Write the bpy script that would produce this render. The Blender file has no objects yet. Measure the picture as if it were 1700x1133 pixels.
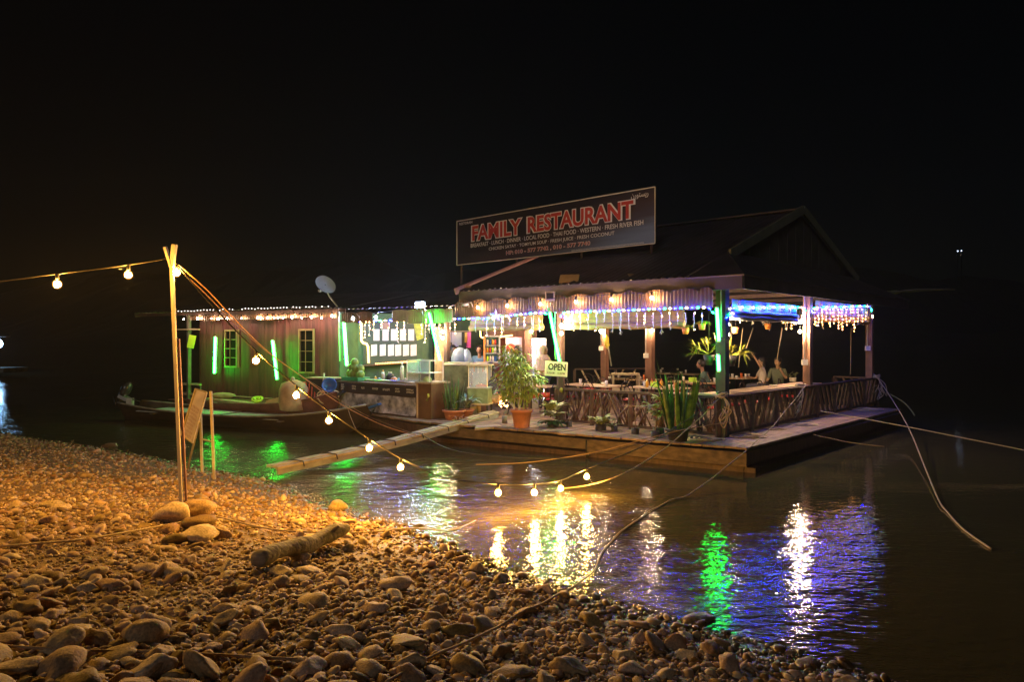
import bpy, bmesh, math, random
import numpy as np
from mathutils import Vector, Matrix, Euler, noise
R = math.radians
rnd = random.Random(7)
sc = bpy.context.scene
COL = sc.collection

# ------------------------------------------------------------------ camera, sky, exposure
cam_d = bpy.data.cameras.new('camera'); cam = bpy.data.objects.new('camera', cam_d); COL.objects.link(cam)
cam_d.lens = 24; cam_d.sensor_width = 36; cam_d.clip_start = .05; cam_d.clip_end = 2000
cam.location = (0, 0, 2.3); cam.rotation_euler = (R(90), 0, 0)
sc.camera = cam
w = bpy.data.worlds.new('World'); sc.world = w; w.use_nodes = True
nt = w.node_tree; bg = nt.nodes['Background']
sky = nt.nodes.new('ShaderNodeTexSky'); sky.sky_type = 'NISHITA'; sky.sun_disc = False
sky.sun_elevation = R(22); sky.sun_rotation = R(202); sky.air_density = 1.0
nt.links.new(sky.outputs[0], bg.inputs[0]); bg.inputs[1].default_value = .0001
shore_fill_d = bpy.data.lights.new('shore_fill', 'SUN'); shore_fill_d.energy = .075; shore_fill_d.angle = R(12); shore_fill_d.color = (.95, .95, 1)  # weak fill lamp added behind the camera, standing in for unseen shore lighting
shore_fill = bpy.data.objects.new('shore_fill', shore_fill_d); COL.objects.link(shore_fill); shore_fill.rotation_euler = (R(68), 0, R(-22))
sc.view_settings.view_transform = 'Standard'; sc.view_settings.look = 'None'
sc.view_settings.exposure = 1.5; sc.view_settings.gamma = 1
try: sc.view_settings.use_curve_mapping = False
except Exception: pass
cy = sc.cycles
cy.use_denoising = True; cy.max_bounces = 6; cy.diffuse_bounces = 3; cy.glossy_bounces = 3
cy.transparent_max_bounces = 12; cy.transmission_bounces = 4
cy.caustics_reflective = False; cy.caustics_refractive = False
cy.sample_clamp_indirect = 3.0; cy.use_light_tree = True
try: cy.denoising_prefilter = 'ACCURATE'
except Exception: pass

# ------------------------------------------------------------------ helpers
K = 1133.33; H = 2.3
def V(*a): return Vector(a)
def at(px, py, d): return Vector(((px-850)*d/K, d, H-(py-566.5)*d/K))
def fl(px, py, z=.42):
    d = (H-z)*K/(py-566.5); return Vector(((px-850)*d/K, d, z))
O3 = Vector((4.0, 13.0, 0)); U = Vector((.766, -.643, 0)); Vv = Vector((.694, .720, 0)); UP = Vector((0, 0, 1))
AU = math.atan2(U.y, U.x); AV = math.atan2(Vv.y, Vv.x)
def P(a, b, z=0): return O3 + U*a + Vv*b + UP*z
def tag(o, label=None, cat=None, group=None, kind=None):
    if label: o['label'] = label
    if cat: o['category'] = cat
    if group: o['group'] = group
    if kind: o['kind'] = kind
    return o
def world_of(o):
    m = Matrix.Identity(4)
    while o is not None: m = o.matrix_basis @ m; o = o.parent
    return m
def thing(name, label, cat, loc=(0, 0, 0), rz=0, group=None):
    o = bpy.data.objects.new(name, None); COL.objects.link(o); o.empty_display_size = .1
    o.location = loc; o.rotation_euler = (0, 0, rz); return tag(o, label, cat, group)
class MB:
    """collects faces in world space, then links them as one object"""
    def __init__(s): s.v = []; s.f = []; s.m = []; s.sm = []
    def add(s, vs, fs, mi=0, smooth=False):
        n = len(s.v); s.v += [tuple(v) for v in vs]
        for f in fs: s.f.append(tuple(i+n for i in f)); s.m.append(mi); s.sm.append(smooth)
        return s
    def box(s, c, size, rz=0, rx=0, ry=0, mi=0, M=None):
        if M is None: M = Euler((rx, ry, rz)).to_matrix()
        c = Vector(c); h = [x/2 for x in size]
        vs = [c + M @ Vector((x*h[0], y*h[1], z*h[2])) for x in (-1, 1) for y in (-1, 1) for z in (-1, 1)]
        return s.add(vs, [(0,1,3,2),(4,6,7,5),(0,4,5,1),(2,3,7,6),(0,2,6,4),(1,5,7,3)], mi)
    def bar(s, p, q, w=.05, h=None, mi=0, up=UP):
        p = Vector(p); q = Vector(q); h = h or w; d = (q-p); L = d.length; d = d/L if L else UP
        u = Vector(up)
        if abs(d.dot(u)) > .98: u = Vector((0, 1, 0))
        x = d.cross(u).normalized(); z = x.cross(d).normalized()
        M = Matrix((x, d, z)).transposed()
        return s.box((p+q)/2, (w, L, h), M=M, mi=mi)
    def tube(s, pts, r, n=6, mi=0, cap=True, smooth=True):
        pts = [Vector(p) for p in pts]; rs = r if isinstance(r, (list, tuple)) else [r]*len(pts)
        vs = []; fs = []; ref = Vector((.13, .21, 1)).normalized()
        for i, p in enumerate(pts):
            d = (pts[min(i+1, len(pts)-1)] - pts[max(i-1, 0)])
            d = d.normalized() if d.length > 1e-9 else UP
            rf = ref if abs(d.dot(ref)) < .95 else Vector((1, 0, 0))
            x = d.cross(rf).normalized(); y = d.cross(x)
            for k in range(n):
                t = 2*math.pi*k/n; vs.append(p + (x*math.cos(t)+y*math.sin(t))*rs[i])
        for i in range(len(pts)-1):
            for k in range(n):
                fs.append((i*n+k, i*n+(k+1) % n, (i+1)*n+(k+1) % n, (i+1)*n+k))
        if cap: fs += [tuple(range(n))[::-1], tuple((len(pts)-1)*n+k for k in range(n))]
        return s.add(vs, fs, mi, smooth)
    def lathe(s, c, prof, n=14, mi=0, smooth=True, caps=True):
        c = Vector(c); vs = []; fs = []
        for r, z in prof:
            for k in range(n):
                t = 2*math.pi*k/n; vs.append(c+Vector((r*math.cos(t), r*math.sin(t), z)))
        for i in range(len(prof)-1):
            for k in range(n): fs.append((i*n+k, i*n+(k+1) % n, (i+1)*n+(k+1) % n, (i+1)*n+k))
        if caps: fs += [tuple(range(n))[::-1], tuple((len(prof)-1)*n+k for k in range(n))]
        return s.add(vs, fs, mi, smooth)
    def ball(s, c, r, n=8, sc3=(1, 1, 1), mi=0, M=None):
        c = Vector(c); vs = []; fs = []; m = max(4, n//2+1)
        for i in range(m+1):
            a = math.pi*i/m
            for k in range(n):
                t = 2*math.pi*k/n
                p = Vector((r*sc3[0]*math.sin(a)*math.cos(t), r*sc3[1]*math.sin(a)*math.sin(t), r*sc3[2]*math.cos(a)))
                vs.append(c + (M @ p if M else p))
        for i in range(m):
            for k in range(n): fs.append((i*n+k, (i+1)*n+k, (i+1)*n+(k+1) % n, i*n+(k+1) % n))
        return s.add(vs, fs, mi, True)
    def quad(s, a, b, c, d, mi=0): return s.add([a, b, c, d], [(0, 1, 2, 3)], mi)
    def slab(s, pts, th, mi=0):
        n = len(pts); pts = [Vector(p) for p in pts]
        nrm = (pts[1]-pts[0]).cross(pts[2]-pts[0]).normalized()*th
        return s.add(pts+[p-nrm for p in pts], [tuple(range(n)), tuple(range(n, 2*n))[::-1]] +
                     [((i+1) % n, i, n+i, n+(i+1) % n) for i in range(n)], mi)
    def leaf(s, base, d, L, W, droop=.5, segs=4, mi=0, roll=0, fold=.15):
        base = Vector(base); d = Vector(d).normalized()
        side = d.cross(UP)
        if side.length < .05: side = Vector((1, 0, 0))
        side.normalize(); side = Matrix.Rotation(roll, 3, d) @ side
        p = base.copy(); vs = []; fs = []
        for i in range(segs+1):
            t = i/segs; ww = W*.5*max(.06, math.sin(math.pi*min(1, (t*.86+.1)))**.8) if i < segs else W*.03
            nn = side.cross(d).normalized()
            vs += [p-side*ww + nn*ww*fold, p, p+side*ww + nn*ww*fold]
            p = p + d*(L/segs); d = (d - UP*droop/segs).normalized()
        for i in range(segs):
            a = i*3; fs += [(a, a+1, a+4, a+3), (a+1, a+2, a+5, a+4)]
        return s.add(vs, fs, mi, True)
    def mesh(s, name, mats, parent=None, M=None):
        me = bpy.data.meshes.new(name)
        inv = (M if M is not None else (world_of(parent) if parent else Matrix.Identity(4))).inverted()
        me.from_pydata([tuple(inv @ Vector(v)) for v in s.v], [], s.f)
        if not isinstance(mats, (list, tuple)): mats = [mats]
        for m in mats: me.materials.append(m)
        me.polygons.foreach_set('material_index', s.m); me.polygons.foreach_set('use_smooth', s.sm)
        me.update(); return me
    def build(s, name, mats, parent=None, label=None, cat=None, group=None, kind=None):
        o = bpy.data.objects.new(name, None if not s.v else s.mesh(name, mats, parent)); COL.objects.link(o)
        if parent: o.parent = parent
        return tag(o, label, cat, group, kind)
def kids(o): return [c for c in ALLK.get(o.name, [])]
def dup(root, loc, rz=0, label=None, scale=None):
    def cp(o, par):
        c = o.copy(); COL.objects.link(c); c.parent = par
        for ch in list(o.children): cp(ch, c)
        return c
    r = cp(root, None); r.location = loc; r.rotation_euler = (0, 0, rz)
    if scale: r.scale = (scale,)*3
    if label: r['label'] = label
    return r
def spline(pts, n=8):
    pts = [Vector(p) for p in pts]; out = []
    for i in range(len(pts)-1):
        p0 = pts[max(i-1, 0)]; p1 = pts[i]; p2 = pts[i+1]; p3 = pts[min(i+2, len(pts)-1)]
        for k in range(n):
            t = k/n
            out.append(.5*((2*p1)+(p2-p0)*t+(2*p0-5*p1+4*p2-p3)*t*t+(3*p1-p0-3*p2+p3)*t**3))
    out.append(pts[-1]); return out

# ------------------------------------------------------------------ materials
def mat(name, col, rough=.75, var=.25, scale=6, bump=0, metal=0, stretch=None, obj_rand=0, spec=.5, dist=.01, coords='Object', col2=None, detail=5):
    m = bpy.data.materials.new(name); m.use_nodes = True; t = m.node_tree; b = t.nodes['Principled BSDF']
    tc = t.nodes.new('ShaderNodeTexCoord'); mp = t.nodes.new('ShaderNodeMapping'); t.links.new(tc.outputs[coords], mp.inputs[0])
    if stretch: mp.inputs['Scale'].default_value = stretch
    n = t.nodes.new('ShaderNodeTexNoise'); n.inputs['Scale'].default_value = scale; n.inputs['Detail'].default_value = detail
    t.links.new(mp.outputs[0], n.inputs['Vector'])
    cr = t.nodes.new('ShaderNodeValToRGB'); cr.color_ramp.elements[0].position = .3; cr.color_ramp.elements[1].position = .7
    c2 = col2 or [min(1, c*(1+var)) for c in col]
    cr.color_ramp.elements[0].color = [c*(1-var) for c in col]+[1]; cr.color_ramp.elements[1].color = list(c2)+[1]
    t.links.new(n.outputs[0], cr.inputs[0]); out = cr.outputs[0]
    if obj_rand:
        oi = t.nodes.new('ShaderNodeObjectInfo'); hs = t.nodes.new('ShaderNodeHueSaturation')
        mr = t.nodes.new('ShaderNodeMapRange'); mr.inputs['To Min'].default_value = 1-obj_rand; mr.inputs['To Max'].default_value = 1+obj_rand
        t.links.new(oi.outputs['Random'], mr.inputs[0]); t.links.new(mr.outputs[0], hs.inputs['Value']); t.links.new(out, hs.inputs['Color']); out = hs.outputs[0]
    t.links.new(out, b.inputs['Base Color'])
    b.inputs['Roughness'].default_value = rough; b.inputs['Metallic'].default_value = metal; b.inputs['Specular IOR Level'].default_value = spec
    if bump:
        bp = t.nodes.new('ShaderNodeBump'); bp.inputs['Strength'].default_value = bump; bp.inputs['Distance'].default_value = dist
        t.links.new(n.outputs[0], bp.inputs['Height']); t.links.new(bp.outputs[0], b.inputs['Normal'])
    return m
def emit(name, col, strength, sample=True, base=None):
    m = bpy.data.materials.new(name); m.use_nodes = True; b = m.node_tree.nodes['Principled BSDF']
    b.inputs['Base Color'].default_value = (*(base or (.5, .5, .5)), 1); b.inputs['Emission Color'].default_value = (*col, 1)
    b.inputs['Emission Strength'].default_value = strength
    m.cycles.emission_sampling = 'FRONT' if sample else 'NONE'
    return m
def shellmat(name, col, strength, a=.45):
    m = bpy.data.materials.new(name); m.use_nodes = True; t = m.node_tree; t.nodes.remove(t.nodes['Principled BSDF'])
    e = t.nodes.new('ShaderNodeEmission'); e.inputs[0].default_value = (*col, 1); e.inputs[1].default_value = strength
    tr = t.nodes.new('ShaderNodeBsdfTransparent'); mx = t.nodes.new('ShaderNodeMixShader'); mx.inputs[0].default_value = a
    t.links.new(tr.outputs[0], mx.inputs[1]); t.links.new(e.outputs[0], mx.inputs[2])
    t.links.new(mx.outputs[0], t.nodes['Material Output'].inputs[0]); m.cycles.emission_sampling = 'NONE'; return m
M = {}
M['wood_dark'] = mat('dark_wood', (.075, .042, .03), .6, .4, 5, .3, stretch=(3, 3, 1), obj_rand=.35)
M['wood_beam'] = mat('weathered_beam', (.12, .085, .055), .8, .45, 3, .5, stretch=(2, 2, 5), obj_rand=.15)
M['wood_deck'] = mat('deck_wood', (.24, .16, .105), .75, .35, 4, .3, obj_rand=.22)
M['wood_pale'] = mat('pale_wood', (.42, .34, .21), .7, .3, 5, .3, obj_rand=.12)
M['wood_pole'] = mat('planed_pole_wood', (.40, .35, .28), .65, .2, 6, .2, stretch=(8, 8, .6))
M['wood_post'] = mat('brown_post', (.16, .075, .045), .6, .3, 4, .2)
M['branch'] = mat('branch_wood', (.085, .045, .03), .55, .4, 9, .3, obj_rand=.35)
M['wood_grey'] = mat('grey_plank', (.2, .19, .15), .8, .4, 3, .4, obj_rand=.25)
M['table'] = mat('table_top', (.55, .38, .23), .45, .18, 3, .05)
M['tin'] = mat('corrugated_tin', (.10, .052, .018), .5, .35, 2.5, .1, metal=.1, obj_rand=.12)
M['tin_grey'] = mat('grey_tin', (.42, .42, .45), .4, .25, 2.5, .1, metal=.3, obj_rand=.1)
M['roof'] = mat('roof_sheet', (.085, .07, .075), .42, .4, 1.5, .1, metal=.3)
M['wall'] = mat('wall_board', (.10, .028, .03), .6, .35, 3, .2, stretch=(3, 3, .5), obj_rand=.3)
M['green_wall'] = mat('green_wall', (.045, .09, .035), .7, .3, 3, .1)
M['black'] = mat('black_paint', (.012, .012, .014), .5, .3, 6)
M['steel'] = mat('steel', (.55, .56, .58), .3, .1, 9, 0, metal=.8)
M['white'] = mat('white_paint', (.72, .70, .66), .5, .08, 5)
M['paper'] = mat('paper', (.75, .72, .66), .8, .06, 5)
M['chairm'] = mat('chair_metal', (.035, .02, .018), .3, .2, 9, metal=.5)
M['slat'] = mat('slat_wood', (.17, .105, .07), .5, .35, 8, .2, obj_rand=.45)
M['redseat'] = mat('red_vinyl', (.35, .02, .025), .35, .2, 8)
M['terra'] = mat('terracotta', (.50, .19, .09), .75, .15, 7, .1)
M['soil'] = mat('soil', (.05, .035, .02), .95, .4, 20, .6)
M['blackpot'] = mat('black_pot', (.02, .018, .018), .5, .3, 8)
M['rope'] = mat('rope', (.38, .30, .20), .85, .25, 60, .6)
M['rope2'] = mat('dark_rope', (.28, .19, .11), .85, .25, 60, .6)
M['cable'] = mat('black_cable', (.03, .025, .02), .5, .2, 20)
M['orange_rope'] = mat('orange_rope', (.30, .15, .07), .8, .25, 50, .5)
M['leaf'] = mat('leaf_green', (.17, .34, .04), .5, .4, 9, col2=(.42, .50, .06), detail=2)
M['leaf_dark'] = mat('leaf_dark', (.03, .09, .02), .4, .5, 14, obj_rand=.4)
M['leaf_stripe'] = mat('variegated_leaf', (.09, .16, .05), .45, .4, 26, col2=(.5, .55, .22), obj_rand=.3, detail=1)
M['leaf_yellow'] = mat('yellow_palm_leaf', (.30, .30, .02), .5, .35, 9)
M['bark'] = mat('bark', (.16, .12, .08), .9, .4, 12, .6)
M['skin'] = mat('skin', (.38, .20, .13), .5, .06, 8)
M['hair'] = mat('black_hair', (.01, .008, .008), .45, .3, 30)
M['plastic_red'] = mat('red_plastic', (.5, .06, .03), .4, .15, 6)
M['blue'] = mat('blue_plastic', (.02, .10, .38), .35, .2, 6)
M['boat_red'] = mat('boat_red_paint', (.16, .06, .045), .55, .4, 4, .1)
M['boat_dark'] = mat('boat_dark_wood', (.05, .032, .025), .5, .4, 3, .2)
M['boat_blue'] = mat('blue_paint', (.03, .12, .36), .4, .2, 5)
M['boat_grey'] = mat('grey_deck_paint', (.36, .42, .42), .5, .2, 4)
def glassmat():
    m = bpy.data.materials.new('clear_glass'); m.use_nodes = True; t = m.node_tree; b = t.nodes['Principled BSDF']
    b.inputs['Base Color'].default_value = (.75, .85, .9, 1); b.inputs['Roughness'].default_value = .08; b.inputs['Alpha'].default_value = .28
    return m
M['glass'] = glassmat()
E = {}
E['bulb'] = emit('amber_filament', (1, .46, .06), 1080)
E['bulb_shell'] = shellmat('amber_halo', (1, .42, .06), .55, .30)  # faintly emissive shell, added to draw a glow rim round the bulb core
E['warm'] = emit('warm_bulb', (1, .60, .27), 300)
E['post'] = emit('post_bulb', (1, .66, .36), 1100)
E['wing'] = emit('wing_bulb', (1, .62, .42), 270)
E['warm_shell'] = shellmat('warm_halo', (1, .62, .30), .5, .28)
E['cool'] = emit('cool_bulb', (.55, .68, 1), 1100)
E['cool_shell'] = shellmat('cool_halo', (.6, .7, 1), .5, .28)
E['green'] = emit('green_tube', (.012, 1, .032), 55, base=(.1, .5, .2))
E['whitetube'] = emit('white_tube', (.9, .85, 1), 10)
E['yellowtube'] = emit('yellow_tube', (1, .62, .10), 3.5)
E['fairy'] = emit('fairy_bulb', (1, .45, .13), 22, False)
E['fairy_r'] = emit('fairy_bulb_amber', (1, .40, .08), 16, False)
E['fairy_w'] = emit('fairy_bulb_white', (.95, .85, .75), 2.2, False)
E['ledb'] = emit('led_blue', (.0006, .0016, 1), 240, True)
E['ledg'] = emit('led_green', (.006, 1, .25), 20, True)
E['ledw'] = emit('led_white', (1, .6, .38), 14, True)
E['flood'] = emit('flood_led', (.6, .75, 1), 480)
E['pinkled'] = emit('red_led', (1, .1, .3), 3, False)

E['tube_shell'] = shellmat('green_tube_halo', (.02, 1, .25), .45, .4)  # emissive shell added for a green glow rim around the tubes
def wet(t, b, colsock):      # damp, darker and shinier just above the waterline
    g = t.nodes.new('ShaderNodeNewGeometry'); sp = t.nodes.new('ShaderNodeSeparateXYZ'); t.links.new(g.outputs['Position'], sp.inputs[0])
    mr = t.nodes.new('ShaderNodeMapRange'); mr.inputs[1].default_value = .03; mr.inputs[2].default_value = .10; t.links.new(sp.outputs[2], mr.inputs[0])
    m2 = t.nodes.new('ShaderNodeMix'); m2.data_type = 'RGBA'; m2.blend_type = 'MULTIPLY'; m2.inputs['Factor'].default_value = 1
    cr = t.nodes.new('ShaderNodeMapRange'); cr.inputs[3].default_value = .38; cr.inputs[4].default_value = 1; t.links.new(mr.outputs[0], cr.inputs[0])
    t.links.new(colsock, m2.inputs[6]); t.links.new(cr.outputs[0], m2.inputs[7]); t.links.new(m2.outputs[2], b.inputs['Base Color'])
    r2 = t.nodes.new('ShaderNodeMapRange'); r2.inputs[3].default_value = .2; r2.inputs[4].default_value = .7; t.links.new(mr.outputs[0], r2.inputs[0]); t.links.new(r2.outputs[0], b.inputs['Roughness'])
# ------------------------------------------------------------------ river bank
SN = Vector((.6308, .776, 0)); ST = Vector((.776, -.6308, 0))
_st = [-40, -20.2, -15.9, -11.35, -10.3, -8.05, -6.1, -4.4, -3.6, -2.6, -1.2, 20]
_sn = [4.4, 5.2, 5.9, 6.13, 6.25, 5.94, 5.7, 5.3, 5.24, 5.24, 5.19, 4.6]
def ground_base(x, y):
    n = SN.x*x+SN.y*y; t = ST.x*x+ST.y*y
    s = np.interp(t, _st, _sn) - n
    return np.where(s > 0, .135*s - .0035*np.maximum(s-5, 0)**2*(s < 14) , .2*s), s
def gz(x, y):
    b, s = ground_base(np.float64(x), np.float64(y)); s = float(s)
    a = min(1, max(0, s*2))
    return float(b) + a*(.035*noise.noise((x*1.1, y*1.1, 3)) + .02*noise.noise((x*3.1, y*3.1, 7))) + .012*noise.noise((x*2.3, y*2.3, 1))
def gp(x, y, dz=0): return Vector((x, y, gz(x, y)+dz))
def gpx(px, py, dz=0):          # the ground point seen at a pixel
    d = 3.0
    for k in range(400):
        q = at(px, py, d)
        if q.z <= gz(q.x, q.y): break
        d += .03
    return Vector((q.x, q.y, gz(q.x, q.y)+dz))
NT, NN = 430, 190
tt = np.linspace(-30, 12, NT); nn_ = np.concatenate([np.linspace(-9, -2, 25), np.linspace(-1.9, 8, NN-25)])
gv = []
for n in nn_:
    for t in tt:
        x = SN.x*n+ST.x*t; y = SN.y*n+ST.y*t; gv.append((x, y, gz(x, y)))
gf = [(j*NT+i, j*NT+i+1, (j+1)*NT+i+1, (j+1)*NT+i) for j in range(NN-1) for i in range(NT-1)]
gf = [f[::-1] for f in gf]
me = bpy.data.meshes.new('river_bank'); me.from_pydata(gv, [], gf)
me.polygons.foreach_set('use_smooth', [True]*len(gf))
M['bank'] = mat('bank_gravel', (.13, .085, .05), .9, .5, 22, 1.0, dist=.02, detail=8)
_t = M['bank'].node_tree; _b = _t.nodes['Principled BSDF']; wet(_t, _b, _b.inputs['Base Color'].links[0].from_socket)
me.materials.append(M['bank']); bank = bpy.data.objects.new('river_bank', me); COL.objects.link(bank); tag(bank, kind='structure')

# ------------------------------------------------------------------ water
def watermat():
    m = bpy.data.materials.new('muddy_water'); m.use_nodes = True; t = m.node_tree; b = t.nodes['Principled BSDF']; L = t.links.new
    tc = t.nodes.new('ShaderNodeTexCoord')
    def nz(scale, det, st, rot=0):
        mp = t.nodes.new('ShaderNodeMapping'); mp.inputs['Scale'].default_value = st; mp.inputs['Rotation'].default_value = (0, 0, rot)
        n = t.nodes.new('ShaderNodeTexNoise'); n.inputs['Scale'].default_value = scale; n.inputs['Detail'].default_value = det
        L(tc.outputs['Object'], mp.inputs[0]); L(mp.outputs[0], n.inputs['Vector']); return n
    col = nz(.35, 4, (1, 1, 1)); cr = t.nodes.new('ShaderNodeValToRGB')
    cr.color_ramp.elements[0].color = (.046, .042, .020, 1); cr.color_ramp.elements[1].color = (.078, .066, .030, 1)
    L(col.outputs[0], cr.inputs[0]); L(cr.outputs[0], b.inputs['Base Color'])
    b.inputs['Roughness'].default_value = .012; b.inputs['IOR'].default_value = 1.33; b.inputs['Specular IOR Level'].default_value = .6
    n1 = nz(1.0, 2, (2.2, 4.2, 2), R(-8)); n2 = nz(1.0, 3, (9, 15, 8), R(12)); n3 = nz(1.0, 2, (30, 42, 30), R(-20))
    def mul(a, k):
        x = t.nodes.new('ShaderNodeMath'); x.operation = 'MULTIPLY'; L(a, x.inputs[0])
        if isinstance(k, (int, float)): x.inputs[1].default_value = k
        else: L(k, x.inputs[1])
        return x.outputs[0]
    def add(a, c):
        x = t.nodes.new('ShaderNodeMath'); x.operation = 'ADD'; L(a, x.inputs[0]); L(c, x.inputs[1]); return x.outputs[0]
    h = add(mul(n1.outputs[0], WAVE[0]), mul(n2.outputs[0], WAVE[1])); h = add(h, mul(n3.outputs[0], WAVE[2]))
    ms = nz(.28, 2, (1, 1, 1)); mr = t.nodes.new('ShaderNodeMapRange'); mr.inputs[1].default_value = .42; mr.inputs[2].default_value = .58
    mr.inputs[3].default_value = .6; mr.inputs[4].default_value = 1.25; L(ms.outputs[0], mr.inputs[0])
    # the current slackens in the lee of the raft
    geo = t.nodes.new('ShaderNodeNewGeometry'); dp = t.nodes.new('ShaderNodeVectorMath'); dp.operation = 'DOT_PRODUCT'
    L(geo.outputs['Position'], dp.inputs[0]); dp.inputs[1].default_value = (.53, .848, 0)
    m2 = t.nodes.new('ShaderNodeMapRange'); m2.inputs[1].default_value = 8.2; m2.inputs[2].default_value = 11.5
    m2.inputs[3].default_value = 1.0; m2.inputs[4].default_value = .22; L(dp.outputs['Value'], m2.inputs[0])
    sx = t.nodes.new('ShaderNodeSeparateXYZ'); L(geo.outputs['Position'], sx.inputs[0]); m3 = t.nodes.new('ShaderNodeMapRange')   # shallower and choppier upstream of the rope
    m3.inputs[1].default_value = -.6; m3.inputs[2].default_value = 3.0; m3.inputs[3].default_value = 3.0; m3.inputs[4].default_value = 1.0; L(sx.outputs[0], m3.inputs[0])
    h = mul(h, mul(mul(mr.outputs[0], m2.outputs[0]), m3.outputs[0]))
    bp = t.nodes.new('ShaderNodeBump'); bp.inputs['Strength'].default_value = 1; bp.inputs['Distance'].default_value = 1
    L(h, bp.inputs['Height']); L(bp.outputs[0], b.inputs['Normal']); return m
WAVE = (.016, .0072, .0006)
M['water'] = watermat()
b_ = MB(); b_.quad((-400, -40, 0), (400, -40, 0), (400, 420, 0), (-400, 420, 0)); water = b_.build('river_water', M['water'], kind='structure')
# dark wooded hills across the river
hv = []; hf = []
for j in range(9):
    for i in range(90):
        x = -420+i*9.5; y = 190+j*26+.0006*x*x
        z = -1 + (1-math.cos(math.pi*min(1, j/6)))*.5*(34+26*noise.noise((x*.008, j*.2, 5))+10*noise.noise((x*.03, j*.7, 2)))
        hv.append((x, y, z))
for j in range(8):
    for i in range(89): hf.append((j*90+i, j*90+i+1, (j+1)*90+i+1, (j+1)*90+i))
me = bpy.data.meshes.new('hills'); me.from_pydata(hv, [], hf); me.materials.append(mat('hill_forest', (.005, .006, .004), .95, .5, .2)); o = bpy.data.objects.new('hills', me); COL.objects.link(o); tag(o, kind='structure')

# ------------------------------------------------------------------ stones
def stone_template(sub, seed, cuts):
    bm = bmesh.new(); bmesh.ops.create_icosphere(bm, subdivisions=sub, radius=1)
    rr = random.Random(seed); sx, sy, szz = 1, rr.uniform(.5, .95), rr.uniform(.28, .62)
    pl = []
    for k in range(cuts):
        n = Vector((rr.gauss(0, 1), rr.gauss(0, 1), rr.gauss(0, .8))).normalized(); pl.append((n, rr.uniform(.42, .8)))
    for v in bm.verts:
        p = v.co.copy()
        for n, d in pl:
            e = p.dot(n)-d
            if e > 0: p -= n*e*.92
        f = 1+.3*noise.noise(p*1.3+Vector((seed*3.1, 0, 0)))+.07*noise.noise(p*3.5+Vector((seed, 5, 0)))+.03*noise.noise(p*8+Vector((2, seed, 0)))
        v.co = Vector((p.x*sx, p.y*sy, p.z*szz))*f
    me = bpy.data.meshes.new('stone'); bm.to_mesh(me); bm.free()
    me.polygons.foreach_set('use_smooth', [True]*len(me.polygons)); return me
def arr(me):
    v = np.empty(len(me.vertices)*3); me.vertices.foreach_get('co', v)
    f = np.array([p.vertices[:] for p in me.polygons]); return v.reshape(-1, 3), f
T1 = [arr(stone_template(1, i, 3+i % 4)) for i in range(10)]
T2 = [arr(stone_template(2, 20+i, 2+i % 5)) for i in range(12)]
T3 = [stone_template(3, 50+i, (0, 5, 3, 7, 2, 6)[i % 6]) for i in range(16)]
def stonemat(name, obj):
    m = mat(name, (.30, .20, .095), .62, .4, 9, .6, dist=.008, detail=9, obj_rand=0); t = m.node_tree; b = t.nodes['Principled BSDF']
    hs = t.nodes.new('ShaderNodeHueSaturation'); src = b.inputs['Base Color'].links[0].from_socket
    t.links.new(src, hs.inputs['Color'])
    if obj: a = t.nodes.new('ShaderNodeObjectInfo'); s = a.outputs['Random']
    else: a = t.nodes.new('ShaderNodeAttribute'); a.attribute_name = 'tone'; s = a.outputs['Fac']
    for inp, lo, hi in (('Value', .45, 1.55), ('Saturation', 1.3, .65)):
        mr = t.nodes.new('ShaderNodeMapRange'); mr.inputs['To Min'].default_value = lo; mr.inputs['To Max'].default_value = hi
        t.links.new(s, mr.inputs[0]); t.links.new(mr.outputs[0], hs.inputs[inp])
    h2 = t.nodes.new('ShaderNodeMapRange'); h2.inputs['To Min'].default_value = .475; h2.inputs['To Max'].default_value = .515
    fr = t.nodes.new('ShaderNodeMath'); fr.operation = 'FRACT'; mu = t.nodes.new('ShaderNodeMath'); mu.operation = 'MULTIPLY'; mu.inputs[1].default_value = 17.3
    t.links.new(s, mu.inputs[0]); t.links.new(mu.outputs[0], fr.inputs[0]); t.links.new(fr.outputs[0], h2.inputs[0]); t.links.new(h2.outputs[0], hs.inputs['Hue'])
    wet(t, b, hs.outputs[0]); return m
M['stone'] = stonemat('river_stone', True); M['pebble'] = stonemat('river_pebble', False)
for me in T3: me.materials.append(M['stone'])
rg = np.random.default_rng(3)
cand = []
def visible(x, y, z, m=.04):
    if y < 1.2: return False
    u = x/y*K/1700+.5; v = .5-(z-H)/y*K/1133.
    return -m < u < 1+m and -m < v < 1+m*2.5
tries = 0
while len(cand) < 25500 and tries < 400000:
    tries += 1
    y = rg.uniform(2.4, 17.5)**1; x = rg.uniform(-.82, .6)*y
    if rg.uniform() > (1.0 if y < 9 else .85): continue
    b, s = ground_base(x, y); s = float(s)
    if s < -.35 or (s < 0 and rg.uniform() < .6): continue
    if rg.uniform() < (.038 if y < 8 else .012): r = float(rg.uniform(.04, .105))
    else: r = float(np.clip(rg.lognormal(-3.68, .40), .011, .05))
    # sandier strip high on the left, coarser stones near the camera
    far = y > 10.5
    if far and s > 1.0: r *= .8
    if y < 4.6: r *= 1.12
    big = noise.noise((x*.9, y*.9, 11)); r *= 1+.45*big
    if s < .25: r *= .8
    z = gz(x, y)
    if not visible(x, y, z): continue
    cand.append((x, y, z, r, r/y))
cand.sort(key=lambda c: -c[4])
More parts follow.
